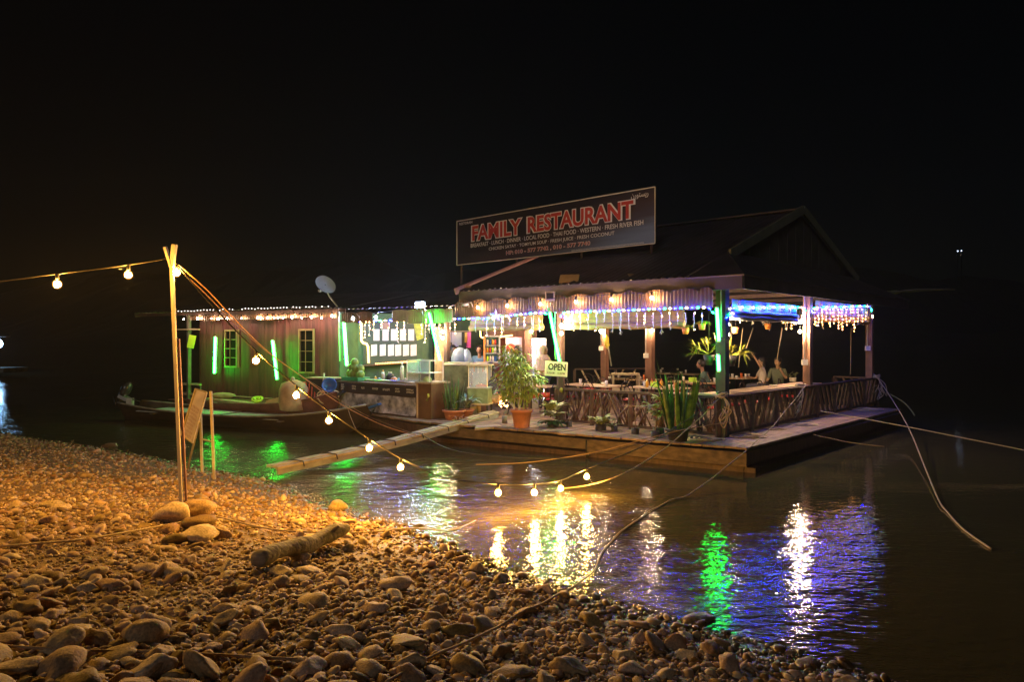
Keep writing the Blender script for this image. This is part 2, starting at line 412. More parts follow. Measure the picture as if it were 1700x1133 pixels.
# keep the large ones from sinking into each other
kept = []; cell = {}
for c in cand:
    x, y, z, r, q = c
    if len(kept) < 700:
        k = (int(x*4), int(y*4)); bad = False
        for i in (-1, 0, 1):
            for j in (-1, 0, 1):
                for o in cell.get((k[0]+i, k[1]+j), []):
                    if (o[0]-x)**2+(o[1]-y)**2 < (.72*(o[3]+r))**2: bad = True
        if bad: continue
        cell.setdefault(k, []).append(c)
    kept.append(c)
for i, (x, y, z, r, q) in enumerate(kept[:292]):
    o = bpy.data.objects.new('stone', T3[i % 16]); COL.objects.link(o); o.parent = bank
    o.location = (x, y, z+r*.12); o.scale = (r*rnd.uniform(.95, 1.3),)*3
    o.rotation_euler = (rnd.gauss(0, .35), rnd.gauss(0, .35), rnd.uniform(0, 6.28))
def stuff(name, items, T):
    vs = []; fs = []; tn = []; off = 0
    for (x, y, z, r, q) in items:
        v, f = T[rg.integers(len(T))]
        Rm = np.array(Euler((rg.normal(0, .4), rg.normal(0, .4), rg.uniform(0, 6.28))).to_matrix())
        vs.append((v*r) @ Rm.T + np.array([x, y, z+r*.15])); fs.append(f+off); off += len(v); tn.append(np.full(len(v), rg.uniform()))
    V_ = np.concatenate(vs); F_ = np.concatenate(fs); me = bpy.data.meshes.new(name)
    me.vertices.add(len(V_)); me.vertices.foreach_set('co', V_.ravel())
    me.loops.add(F_.size); me.loops.foreach_set('vertex_index', F_.ravel().astype(np.int32))
    me.polygons.add(len(F_)); me.polygons.foreach_set('loop_start', np.arange(0, F_.size, 3, dtype=np.int32))
    me.polygons.foreach_set('use_smooth', np.ones(len(F_), dtype=bool))
    a = me.attributes.new('tone', 'FLOAT', 'POINT'); a.data.foreach_set('value', np.concatenate(tn).astype(np.float32))
    me.update(); me.materials.append(M['pebble']); o = bpy.data.objects.new(name, me); COL.objects.link(o); o.parent = bank; tag(o, kind='stuff')
stuff('pebbles', kept[292:3000], T2); stuff('gravel', kept[3000:], T1)
# the boulders one would name
def boulder(label, px, py, r, ti, rz=0, sz=(1, 1, 1), dz=.25, d=None, tilt=0, group=None):
    q = gpx(px, py) if d is None else at(px, py, d)
    o = bpy.data.objects.new('boulder', T3[ti]); COL.objects.link(o)
    o.location = (q.x, q.y, q.z+r*dz if d is None else q.z); o.scale = (r*sz[0], r*sz[1], r*sz[2]); o.rotation_euler = (tilt, 0, rz)
    return tag(o, label, 'boulder', group)
boulder('smooth rounded tan boulder leaning on the right of the forked pole, topmost of the pile', 328, 843, .17, 6, .2, (1.1, .9, 1.1), d=7.75, tilt=.1)
boulder('large rounded boulder under the topmost one, right of the forked pole foot', 331, 880, .16, 0, .6, (1.1, 1, 1.2), dz=.45)
boulder('angular brown boulder left of the forked pole foot', 285, 868, .17, 3, .2, (1.1, 1, 1.5), dz=.45)
boulder('broad brown boulder just in front of the forked pole foot', 332, 896, .17, 12, 1.1, (1.15, 1, 1.3), dz=.3)
boulder('small pointed bright boulder at the right end of the pile by the pole', 367, 896, .11, 9, .4, (1, .9, 1.6), dz=.3)
boulder('small round boulder wedged at the left of the pile by the pole', 281, 884, .10, 6, 1.2, (1.1, 1, 1.1), dz=.3)
boulder('low broken boulder in front of the pile, nearest the rope', 290, 905, .13, 7, .9, (1.2, 1, 1.1), dz=.2)
boulder('round dark boulder standing at the water edge, left of the gangplank foot', 377, 770, .21, 0, .4, (.9, 1, 1.2), dz=.4)
boulder('wide wet boulder in the shallows at the gangplank foot', 425, 778, .31, 6, 0, (1.1, .9, 1.1), dz=.3)
boulder('small pale boulder between the two wet ones at the water edge', 401, 772, .10, 12, 1, (1, 1, 1.1), dz=.3)
boulder('pale smooth boulder alone on the far crest of the bank at left', 182, 743, .16, 12, .2, (1.1, 1, .9), dz=.3)
boulder('smooth egg shaped stone lit near the lower left of the bank', 241, 1067, .125, 6, .3, (1, .9, 1.35), dz=.4)
boulder('squat domed stone beside a darker one below the driftwood', 657, 978, .13, 0, .3, (1.1, 1, 1.1), dz=.3)
boulder('reddish triangular stone at the water edge above the driftwood', 562, 848, .13, 9, .4, (1, 1, 1.5), dz=.3)
boulder('long tilted dark slab stone touching the coloured reflections', 1165, 1036, .13, 13, .5, (1.7, .8, 1.0), dz=.3)
# driftwood
q0 = gpx(427, 950); q1 = gpx(572, 905)
pts = spline([q0+V(0, 0, .10), q0.lerp(q1, .25)+V(0, .02, .13), q0.lerp(q1, .5)+V(0, 0, .10), q0.lerp(q1, .8)+V(0, .02, .14), q1+V(.03, 0, .18)], 12)
mb = MB(); mb.tube(pts, [(.078+.008*math.sin(i*.35))*(1 if i > 0 else .8)*(1-.4*max(0, i-38)/11) for i in range(len(pts))], 18)
for i in range(len(mb.v)):
    v = Vector(mb.v[i]); mb.v[i] = tuple(v+Vector((0, .5, 1))*(.022*noise.noise(v*5)+.008*noise.noise(v*22))+Vector((1, 0, 0))*.008*noise.noise(v*14))
dw = thing('driftwood_log', 'grey weathered driftwood log lying on the stones below the shore rope', 'driftwood', q0)
mb.build('trunk', mat('driftwood', (.17, .155, .12), .85, .5, 7, .9, stretch=(1, 4, 4), dist=.02), dw)
mb = MB(); mb.tube([pts[36], pts[36]+V(.06, -.05, .07), pts[36]+V(.1, -.06, .1)], [.03, .022, .012], 7); mb.build('branch_stub', M['bark'], dw)
# ------------------------------------------------------------------ raft, decking
ZD = .42
pp = Vector((.72, -.694, 0))         # across-plank axis
edge = [V(4.04, 11.74, 0), V(-2.2, 15.7, 0), V(-4.6, 18.3, 0), V(-4.7, 19.3, 0), V(-10.9, 21.7, 0)]
es = [e.dot(pp) for e in edge]; et = [e.dot(Vv) for e in edge]
def solve_st(s, t):                   # point with p.pp = s and p.Vv = t (axes almost perpendicular)
    a, b_, c, d = pp.x, pp.y, Vv.x, Vv.y; det = a*d-b_*c
    return Vector(((s*d-t*b_)/det, (a*t-c*s)/det, 0))
def tfront(s): return float(np.interp(s, es[::-1], et[::-1]))
raft = thing('restaurant_raft', 'long timber raft floating on the river that carries the restaurant', 'raft', edge[0])
s = es[0]; k = 0
while s > es[-1]+.1:
    s2 = max(es[-1], s-.19); j = rnd.uniform(-.03, .03)
    z = ZD+rnd.uniform(-.004, .004)
    pts = [solve_st(s-.006, tfront(s)+j), solve_st(s2+.006, tfront(s2)+j), solve_st(s2+.006, 20.6), solve_st(s-.006, 20.6)]
    MB().slab([p+UP*z for p in pts], .035).build('deck_plank', M['wood_deck'], raft); s = s2; k += 1
def beam(name, p, q, w, zt, zb, m, parent=raft):
    p = Vector(p); q = Vector(q); p.z = q.z = (zt+zb)/2; return MB().bar(p, q, w, zt-zb).build(name, m, parent)
e0 = edge[0]; e1 = edge[1]; dd = (e1-e0).normalized(); nrm_in = Vector((-dd.y, dd.x, 0)) if Vector((-dd.y, dd.x, 0)).y > 0 else Vector((dd.y, -dd.x, 0))
mid = e0+dd*3.05
beam('edge_beam', e0+nrm_in*.04, mid-dd*.02+nrm_in*.04, .12, .372, .13, M['wood_beam'])
beam('edge_beam', mid+dd*.02+nrm_in*.07, e1+nrm_in*.07, .12, .372, .17, M['wood_beam'])
MB().tube([mid+nrm_in*.02+UP*.02, mid+nrm_in*.02+UP*.36], .035, 8).build('joint_pin', M['black'], raft)
beam('float_log', e0+nrm_in*.35-dd*.1, e1+nrm_in*.3, .35, .09, -.2, M['wood_dark'])
C3 = e0+Vv*9.2
beam('edge_beam', e0+Vv*.0+V(-.06, .02, 0), C3, .12, .37, .16, M['wood_dark'])
beam('float_log', e0+Vv*.3+V(-.35, .1, 0), C3+V(-.3, 0, 0), .4, .15, -.2, M['wood_dark'])
for i in (1, 2, 3):
    a_, b2 = edge[i], edge[i+1]; n2 = V(.2, .25, 0)
    beam('edge_beam', a_+n2*.3, b2+n2*.3, .12, .37, .12, M['wood_dark']); beam('float_log', a_+n2*1.5, b2+n2*1.5, .4, .12, -.2, M['wood_dark'])

# ------------------------------------------------------------------ railings
RZ = 1.25
def railing(label, p, q, npan, style, seed, mt, zr=RZ, slat_n=8, low=.1):
    rr = random.Random(seed); p = Vector(p); q = Vector(q); d = (q-p); L = d.length; d = d/L
    t = thing('railing', label, 'railing', p)
    MB().bar(p+UP*(zr-.03), q+UP*(zr-.03), .09, .05).build('top_rail', M['wood_dark'], t)
    MB().bar(p+UP*(ZD+low), q+UP*(ZD+low), .05, .06).build('bottom_rail', M['wood_dark'], t)
    pl = L/npan; z0 = ZD+low+.03; z1 = zr-.055; hgt = z1-z0
    for i in range(npan+1):
        c = p+d*(pl*i)
        MB().bar(c+UP*(ZD), c+UP*(zr-.055), .085, .085, up=V(0, 1, 0)).build('post', M['wood_dark'], t)
    for i in range(npan):
        a = p+d*(pl*i+.06); wid = pl-.12
        for k in range(slat_n):
            f = (k+.5)/slat_n
            if style == 'slat':
                sgn = 1 if i % 2 else -1; run = hgt*.55
                x0 = f*(wid+run)-run*.5; 
                xa, xb = x0-run/2*sgn, x0+run/2*sgn
                pa = [xa, z0]; pb = [xb, z1]
            else:
                run = rr.uniform(-.5, .5)*.9; x0 = f*wid
                pa = [x0-run/2, z0]; pb = [x0+run/2, z1]
            # clip to the panel
            def clip(pa, pb):
                for lim in (0, wid):
                    for A, B in ((pa, pb), (pb, pa)):
                        if (lim == 0 and A[0] < 0) or (lim == wid and A[0] > wid):
                            if abs(B[0]-A[0]) < 1e-6: return None
                            u = (lim-A[0])/(B[0]-A[0])
                            if u > 1 or u < 0: return None
                            A[1] = A[1]+(B[1]-A[1])*u; A[0] = lim
                return pa, pb
            if clip(pa, pb) is None or abs(pa[1]-pb[1]) < .08: continue
            A = a+d*pa[0]+UP*pa[1]; B = a+d*pb[0]+UP*pb[1]; n = Vector((-d.y, d.x, 0))
            off = n*((k % 2)*.03-.015)
            if style == 'slat': MB().bar(A+off, B+off, .03, .05, up=d).build('slat', mt, t)
            else:
                m1 = A.lerp(B, .5)+d*rr.uniform(-.07, .07)+n*rr.uniform(-.02, .02); r = rr.uniform(.016, .03)
                MB().tube(spline([A+off, m1+off, B+off], 2), r, 6).build('branch', mt, t)
    return t
FR0 = P(0, 0); FR1 = P(-3.9, 0)
railing('low railing of criss-crossed dark branches along the front of the dining deck', FR1, FR0+U*-.08, 4, 'branch', 2, M['branch'], slat_n=15)
RR1 = P(0, 9.55)
railing('long dark railing of slanted slats along the right side of the dining deck', P(0, .08), RR1, 8, 'slat', 3, M['slat'], slat_n=10)
bk = railing('low pale back railing with leaning slats behind the red chairs', fl(955, 640, ZD+.0)+V(0, 0, 0) if False else V(1.95, 21.3, 0), V(4.6, 22.0, 0), 2, 'slat', 5, M['wood_pale'], zr=1.45, slat_n=4)
railing('far back railing of the dining deck running behind the seated guests', P(-1.2, 9.6), P(0, 9.6)-U*.1, 1, 'slat', 6, M['branch'], slat_n=6)
# counter board on top of the right railing
ct = thing('counter_board', 'long pale counter board fixed along the inside of the right railing', 'counter', P(-.3, .5, RZ))
MB().slab([P(-.62, .25, RZ+.01), P(-.08, .25, RZ+.01), P(-.08, 5.4, RZ+.01), P(-.62, 5.4, RZ+.01)], .035).build('board', M['table'], ct)
for b in (1.2, 3., 4.9): MB().bar(P(-.5, b, ZD), P(-.5, b, RZ-.03), .06).build('leg', M['wood_dark'], ct)

# ------------------------------------------------------------------ posts under the roof
def post(label, p, w_, zt, m, cat='post', rz=None, pipe=None, box=False):
    t = thing('roof_post', label, cat, (p.x, p.y, ZD)); 
    MB().box((p.x, p.y, (ZD+zt)/2), (w_, w_, zt-ZD), rz=AU if rz is None else rz).build('post', m, t)
    if pipe is not None:
        a = Vector((p.x, p.y, 0))+V(-w_/2-.04, -w_/2-.02, 0)
        MB().tube([a+UP*zt, a+UP*pipe], .014, 6).build('conduit', M['white'], t)
        MB().box(a+UP*(pipe-.06)+V(0, -.02, 0), (.13, .07, .13)).build('socket_box', M['white'], t)
    return t
ZE = 3.5
M['post_dark'] = mat('green_lit_post', (.03, .05, .035), .6, .3, 4)  # green light of the tube is mixed into the dark post colour
pc = P(.12, .12); post('thick dark corner post behind the green tube at the front of the dining deck', P(-.05, .12), .19, ZE+.05, M['post_dark'])
post('brown post with white conduit and socket box, in the middle behind the tables', at(1079, 600, 19.2)*V(1, 1, 0) if False else V((1079-850)*19.2/K, 19.2, 0), .2, 3.9, M['wood_post'], pipe=1.95)
post('brown post with white conduit beside the hanging yellow oar, left of the middle one', V((1004-850)*19.8/K, 19.8, 0), .17, 3.9, M['wood_post'], pipe=2.15)
p1340 = P(-.12, 4.95); post('brown post with white socket box between the two right bays, next to the bright bulbs', V((1341-850)*16.4/K, 16.4, 0), .17, 3.75, M['wood_post'], rz=AV, pipe=1.85)
post('rightmost brown post with a white socket box at the end of the railing', P(-.12, 9.3), .18, 3.75, M['wood_post'], rz=AV, pipe=2.15)
post('dark post at the left end of the front railing carrying the open sign side', P(-3.98, .25), .13, 3.2, M['wood_dark'])
post('slim dark post beside the bright drinks cooler', V((877-850)*18.6/K, 18.6, 0), .14, 3.2, M['wood_post'])
post('wooden post at the right end of the menu wall', V((742-850)*18.9/K, 18.9, 0), .12, 3.1, M['wood_dark'])

# ------------------------------------------------------------------ roofs
def corr(o, ex, ey, L, W, zf, pitch=.09, amp=.012, sub=4, th=0):
    """corrugated sheet: origin o, waves run along ey, across ex; zf extra height fn"""
    ex = ex.normalized(); ey = ey.normalized(); n = ex.cross(ey).normalized(); m = MB(); k = int(W/pitch*sub)+1
    vs = []
    for i in range(k+1):
        x = W*i/k; h = amp*math.sin(2*math.pi*x/pitch)
        for j in (0, 1): vs.append(o+ex*x+ey*(L*j)+n*h)
    m.add(vs, [(i*2, i*2+2, i*2+3, i*2+1) for i in range(k)], smooth=True); return m
roof = thing('main_roof', 'big dark corrugated gabled roof over the dining deck', 'roof', P(-3, 4.6, 3.5))
EB, RB, ZR = -.72, 4.6, 5.45
front_dir = (P(0, RB, ZR)-P(0, EB, ZE)); Lf = front_dir.length
a = -6.3
while a < -.40:
    W_ = min(.85, -.35-a)
    corr(P(a, EB, ZE), U, front_dir, Lf, W_-.006, None, pitch=.17, amp=.02).build('roof_sheet', M['roof'], roof); a += .85
bd = (P(0, RB, ZR+.02)-P(0, 9.95, ZE+.02))
MB().slab([P(-6.3, RB, ZR), P(-.35, RB, ZR), P(-.35, 9.95, ZE), P(-6.3, 9.95, ZE)], .03).build('back_slope', M['roof'], roof)
MB().bar(P(-6.3, RB, ZR+.03), P(-.3, RB, ZR+.03), .25, .04).build('ridge_cap', M['roof'], roof)
# right-hand skirt with hips
g0, g1 = P(-.35, .95, 4.13), P(-.35, 8.45, 4.1)
MB().slab([P(.75, EB, ZE-.02), P(.75, 9.95, ZE-.02), g1, g0], .03).build('side_skirt', M['roof'], roof)
MB().slab([P(-.35, EB, ZE-.02), P(.75, EB, ZE-.02), g0+V(0, 0, -.02), P(-.35, .9, 4.10)], .03).build('front_hip', M['roof'], roof)
MB().slab([P(.75, 9.95, ZE-.02), P(-.35, 9.95, ZE-.02), g1+V(0, 0, -.02)], .03).build('back_hip', M['roof'], roof)
M['gable'] = mat('gable_board', (.07, .06, .045), .8, .3, 3)
ga = P(-.35, RB, ZR)
for k in range(15):
    b0 = .95+k*.5; b1 = b0+.49
    zt = lambda b: 4.13+(ZR-4.13)*(1-abs(b-RB)/(RB-.95+.0)) if b < RB else 4.1+(ZR-4.1)*(1-(b-RB)/(8.45-RB))
    z0_, z1_ = max(4.14, zt(b0)), max(4.14, zt(min(b1, 8.45)))
    MB().slab([P(-.34, b0, 4.1), P(-.34, min(b1, 8.45), 4.1), P(-.34, min(b1, 8.45), z1_), P(-.34, b0, z0_)], .02).build('gable_board', M['gable'], roof)
M['barge'] = mat('barge_board', (.17, .17, .11), .7, .2, 3)
MB().bar(P(-.22, .8, 4.05), P(-.22, RB, ZR+.02), .05, .2).build('barge_board', M['barge'], roof)
MB().bar(P(-.22, 8.6, 4.03), P(-.22, RB, ZR+.02), .05, .2).build('barge_board', M['barge'], roof)
MB().bar(P(-6.38, EB, ZE+.0), P(-6.38, RB, ZR), .04, .16).build('verge_board', mat('verge', (.35, .18, .2), .5, .2, 3), roof)
# soffit board and scalloped tin fascia
M['soffit'] = mat('eave_board', (.06, .045, .038), .8, .3, 3)
for (p, q) in ((P(-6.3, -.66), P(.7, -.66)), (P(.7, -.62), P(.7, 9.9))):
    MB().bar(p+UP*3.36, q+UP*3.36, .03, .27).build('eave_board', M['soffit'], roof)
for j, b in enumerate((1.5, 3.5, 6.0, 8.5)): MB().bar(P(-6.2, b, 3.52), P(.5, b, 3.52), .08, .1).build('tie_beam', M['wood_dark'], roof)
def fascia_sheet(p, q, zb, zt, m, parent, seed, sc_=.085):
    """tin skirt sheets whose tops are cut in shallow scallops"""
    rr = random.Random(seed); p = Vector(p); q = Vector(q); L = (q-p).length; d = (q-p)/L; n = Vector((d.y, -d.x, 0)); x = 0; i = 0
    while x < L-.1:
        W_ = min(rr.uniform(.5, .62), L-x); mb = MB(); k = max(3, int(W_/.019)); vs = []
        db = rr.uniform(-.03, .03); tl = rr.uniform(0, .012)
        for j in range(k+1):
            u = j/k; xx = x+W_*u; h = .011*math.sin(2*math.pi*xx/.076)
            b0 = p+d*xx+n*(h+tl*(i % 2))
            vs += [b0+UP*(zb+db), b0+UP*(zt-.07+sc_*math.sin(math.pi*u)**.7)]
        mb.add(vs, [(a*2, a*2+2, a*2+3, a*2+1) for a in range(k)], smooth=True)
        mb.build('fascia_sheet', m, parent); x += W_+.004; i += 1
fs = thing('tin_fascia', 'scalloped brown corrugated tin fascia under the front eave of the dining deck', 'fascia', P(-3, -.72, 2.9))
fascia_sheet(P(-6.35, -.74), P(.2, -.74), 2.9, 3.27, M['tin'], fs, 4)
# kitchen roof (lower, further left)
kr = thing('kitchen_roof', 'low dark tin roof over the kitchen between dining deck and closed wing', 'roof', P(-9, 0, 3.1))
KZ = 3.16
kA, kB = P(-6.4, -.80), V(-4.65, 18.55, 0)
kd = (kB-kA)
n_k = int(kd.length/.8)
for k in range(n_k):
    o = kA+kd*(k/n_k)+UP*KZ
    corr(o, kd, (Vv*6+UP*1.1), 6.1, kd.length/n_k-.006, None, pitch=.17, amp=.02).build('roof_sheet', M['roof'], kr)
kf = thing('tin_fascia', 'blue-lit corrugated tin fascia over the kitchen counter, left of the big roof', 'fascia', kA+UP*2.8)
nf = V(.3, -.4, 0)*.1
mid1 = kA.lerp(kB, .52)
fascia_sheet(mid1+nf, kA+nf, 2.76, 3.14, M['tin_grey'], kf, 8, .03)
fascia_sheet(kB+nf, kA.lerp(kB, .70)+nf, 2.80, 3.12, M['tin'], kf, 9, .03)
# closed wing at the left
J = V(-4.6, 18.9, 0); JL = V(-9.9, 21.3, 0); fd = (JL-J).normalized(); fn = Vector((-fd.y, fd.x, 0)); fn = fn if fn.y < 0 else -fn   # fn faces the camera
def W(t, o=0, z=0): return J+fd*t+fn*o+UP*z
wing = thing('timber_wing', 'closed maroon timber wing at the left end of the raft with two grilled windows', 'building', W(3, 0, ZD))
def inwin(t): return False
wins = ((4.02, 4.50, 1.52, 2.62), (1.10, 1.62, 1.40, 2.62))   # t0,t1,z0,z1
def clampwin(x): return x
t = .25
while t < 5.55:
    t2 = min(t+.118, 5.58); zs = [(ZD, 3.12)]
    for (w0, w1, z0, z1) in wins:
        if t2 > w0 and t < w1: zs = [(ZD, z0), (z1, 3.12)]
    o = rnd.uniform(0, .014)
    for (z0, z1) in zs: MB().slab([W(t, o, z0), W(t2-.006, o, z0), W(t2-.006, o, z1), W(t, o, z1)][::-1], .02).build('wall_board', M['wall'], wing)
    t = t2
M['grille'] = mat('window_frame_wood', (.26, .17, .09), .6, .2, 4)
for (w0, w1, z0, z1) in wins:
    fr = MB(); 
    for x in (w0, w1): fr.bar(W(x, .03, z0), W(x, .03, z1), .04, .05, up=fn)
    for z in (z0, z1): fr.bar(W(w0-.02, .03, z), W(w1+.02, .03, z), .05, .05)
    f = fr.build('window', M['grille'], wing)
    MB().slab([W(w0, -.06, z0), W(w1, -.06, z0), W(w1, -.06, z1), W(w0, -.06, z1)], .01).build('pane', mat('dark_pane', (.006, .007, .007), .9, .1, 3, spec=.05), f)
    for k in (1, 2, 3): MB().bar(W(w0, .05, z0+(z1-z0)*k/4), W(w1, .05, z0+(z1-z0)*k/4), .018).build('bar', M['grille'], f)
    MB().bar(W((w0+w1)/2, .07, z0), W((w0+w1)/2, .07, z1), .018).build('bar', M['grille'], f)
sh = MB().bar(W(3.86, .12, 1.5), W(3.86, .12, 2.65), .04).build('shutter_post', M['grille'], wing)
MB().slab([W(5.58, 0, ZD), W(5.58, -3.5, ZD), W(5.58, -3.5, 3.1), W(5.58, 0, 3.1)], .03).build('side_wall', M['wall'], wing)
MB().slab([W(.2, 0, ZD), W(.2, -1.1, ZD), W(.2, -1.1, 3.1), W(.2, 0, 3.1)], .03).build('side_wall', M['green_wall'], wing)
MB().slab([W(.25, -3.5, ZD), W(5.58, -3.5, ZD), W(5.58, -3.5, 3.1), W(.25, -3.5, 3.1)], .03).build('back_wall', M['wall'], wing)
wr = thing('wing_roof', 'flat dark tin roof of the closed wing with a veranda overhang at its left end', 'roof', W(3, 0, 3.2))
for k in range(9):
    o = W(8.0-k*.93, .42, 3.20)
    corr(o, -fd, -fn*4.4+UP*.75, 4.45, .92, None, pitch=.17, amp=.018).build('roof_sheet', M['roof'], wr)
MB().bar(W(8.0, .40, 3.13), W(-.3, .40, 3.13), .03, .09).build('eave_board', M['wood_dark'], wr)
MB().bar(W(8.0, .40, 3.13), W(8.0, -3.9, 3.7), .04, .12).build('verge_board', mat('verge_pale', (.3, .3, .2), .6, .2, 3), wr)
wf = thing('tin_fascia', 'short maroon tin fascia along the top of the closed wing', 'fascia', W(3, .3, 3))
fascia_sheet(W(5.6, .36), W(.0, .36), 2.93, 3.12, M['tin'], wf, 12, .03)
post('veranda post of the closed wing painted green by the tube beside it', W(5.95, .1), .1, 3.1, M['wood_grey'])
# veranda shelf and clutter
vs_ = thing('veranda_shelf', 'pale plank shelf of two levels on the veranda at the far left', 'shelf', W(6.2, .1, ZD))
for z in (.92, .62): MB().slab([W(5.5, .12, z), W(6.5, .12, z), W(6.5, -.2, z), W(5.5, -.2, z)], .05).build('shelf_board', M['wood_pale'], vs_)
for t_ in (5.55, 6.45): MB().bar(W(t_, 0, ZD), W(t_, 0, .95), .05).build('leg', M['wood_grey'], vs_)
mb = MB(); 
sgn = thing('veranda_crossarm', 'short pale crossarm with a yellow tag on the veranda post', 'crossarm', W(5.95, .16, 2.62))
MB().bar(W(5.4, .18, 2.66), W(6.6, .18, 2.66), .04).build('arm', M['wood_pale'], sgn)
MB().box(W(5.72, .2, 2.28), (.2, .03, .4), rz=.3, ry=.2).build('tag', mat('yellow_tag', (.5, .5, .03), .6, .1, 3), sgn)

# ------------------------------------------------------------------ kitchen walls
def wallp(name, label, a, b, z0, z1, m, cat='wall', n=0):
    a = Vector(a); b = Vector(b); t = thing(name, label, cat, a)
    L = (b-a).length; d = (b-a)/L; k = max(1, int(L/.3))
    for i in range(k):
        p = a+d*(L*i/k); q = a+d*(L*(i+1)/k-.004); o = UP.cross(d)*(rnd.uniform(0, .01))
        MB().slab([p+o+UP*z0, q+o+UP*z0, q+o+UP*z1, p+o+UP*z1], .02).build('wall_panel', m, t)
    return t
MW0, MW1 = V(-4.85, 19.6, 0), V(-2.35, 20.3, 0)
mw = wallp('menu_wall', 'dark green panelled kitchen wall behind the menu sheets', MW0, MW1, ZD, 3.1, M['green_wall'])
md = (MW1-MW0).normalized(); mn = Vector((md.y, -md.x, 0))
wallp('kitchen_back_wall', 'green board wall behind the kitchen workers', V(-2.3, 20.9, 0), V(-.9, 21.2, 0), ZD, 3.2, M['green_wall'])
wallp('kitchen_back_wall', 'brown board wall behind the red cupboard and the cooler', V(-.88, 20.8, 0), V(.75, 20.5, 0), ZD, 3.2, mat('brown_panel', (.22, .10, .05), .6, .3, 3))
mb = wallp('side_screen', 'yellow-lit slatted timber screen beside the menu wall', V(-2.2, 19.5, 0), V(-1.78, 19.9, 0), ZD, 2.7, M['wood_pale'])
# menu board with printed sheets
def paper_mat(name, base, ink):
    m = bpy.data.materials.new(name); m.use_nodes = True; t = m.node_tree; b = t.nodes['Principled BSDF']; L = t.links.new
    tc = t.nodes.new('ShaderNodeTexCoord'); w_ = t.nodes.new('ShaderNodeTexWave'); w_.bands_direction = 'Z'; w_.inputs['Scale'].default_value = 9; w_.inputs['Distortion'].default_value = 1.5
    w_.inputs['Detail Scale'].default_value = 12
    L(tc.outputs['Object'], w_.inputs[0]); cr = t.nodes.new('ShaderNodeValToRGB'); cr.color_ramp.elements[0].position = .25; cr.color_ramp.elements[1].position = .45
    cr.color_ramp.elements[0].color = (*ink, 1); cr.color_ramp.elements[1].color = (*base, 1); L(w_.outputs[0], cr.inputs[0]); L(cr.outputs[0], b.inputs['Base Color'])
    b.inputs['Roughness'].default_value = .7; return m
pm = paper_mat('menu_print', (.8, .77, .70), (.42, .40, .36))
mbd = thing('menu_board', 'dark board with two rows of printed menu sheets on the green kitchen wall', 'menu board', at(648, 570, 19.7))
def mwp(px, py, o=0):              # point of the menu wall plane seen at a pixel
    kx = (px-850)/K; # solve (MW0 + md*s - mn... ) on ray
    base = MW0+mn*o; s_ = (kx*base.y-base.x)/(md.x-kx*md.y); q = base+md*s_; return Vector((q.x, q.y, H-(py-566.5)*q.y/K))
MB().slab([mwp(603, 606, .03), mwp(692, 603, .03), mwp(692, 536, .03), mwp(603, 536, .03)][::-1], .02).build('backing', mat('board_green', (.03, .05, .03), .6, .2, 3), mbd)
for i, px in enumerate((620, 635, 649, 664, 677.5)):
    MB().slab([mwp(px, 566, .05), mwp(px+10, 566, .05), mwp(px+10, 547, .05), mwp(px, 547, .05)][::-1], .008).build('menu_sheet', pm, mbd)
for i, px in enumerate((616, 630.5, 644, 656, 669, 681.5)):
    MB().slab([mwp(px, 591.5, .05), mwp(px+10, 590.5, .05), mwp(px+10, 572, .05), mwp(px, 573, .05)][::-1], .008).build('menu_sheet', pm, mbd)
MB().slab([mwp(692, 566, .04), mwp(703, 562, .04), mwp(703, 533, .04), mwp(686, 535, .04)][::-1], .01).build('plant_print', mat('green_print', (.30, .36, .04), .6, .3, 14), mbd)
MB().slab([mwp(631, 546, .06), mwp(647, 546, .06), mwp(647, 536, .06), mwp(631, 536, .06)][::-1], .03).build('header_sign', mat('brown_sign', (.3, .17, .12), .6, .2, 5), mbd)
ms = thing('serving_shelf', 'narrow wooden shelf edged with amber lights below the menu board', 'shelf', mwp(640, 606, .1))
MB().bar(mwp(594, 608, .12), mwp(692, 601.5, .12), .22, .03).build('board', M['wood_post'], ms)
mb = MB(); a_, b_ = mwp(624, 604.5, .25), mwp(691, 600, .25)
for i in range(26): mb.ball(a_.lerp(b_, i/25), .022, 6)
mb.build('amber_light_strip', emit('amber_led', (1, .42, .05), 2.2, False), ms)
# ------------------------------------------------------------------ text helper
def text(s_, frame, cx, cy, w_, h_, m, parent, name='lettering', off=0, lift=.004, shear=0):
    cu = bpy.data.curves.new('t', 'FONT'); cu.body = s_; cu.size = 1; cu.offset = off; cu.shear = shear; cu.resolution_u = 3
    o = bpy.data.objects.new('t', cu); COL.objects.link(o); dg = bpy.context.evaluated_depsgraph_get(); dg.update()
    me = bpy.data.meshes.new_from_object(o.evaluated_get(dg)); bpy.data.objects.remove(o); bpy.data.curves.remove(cu)
    vs = [v.co for v in me.vertices]; x0 = min(v.x for v in vs); x1 = max(v.x for v in vs); y0 = min(v.y for v in vs); y1 = max(v.y for v in vs)
    org, ex, ey, en = frame
    sx = w_/(x1-x0); sy = h_/(y1-y0)
    mb = MB(); mb.add([org+ex*(cx+(v.x-(x0+x1)/2)*sx)+ey*(cy+(v.y-(y0+y1)/2)*sy)+en*lift for v in vs], [tuple(p.vertices) for p in me.polygons])
    bpy.data.meshes.remove(me); return mb.build(name, m, parent, kind='stuff' if len(s_) > 12 else None)
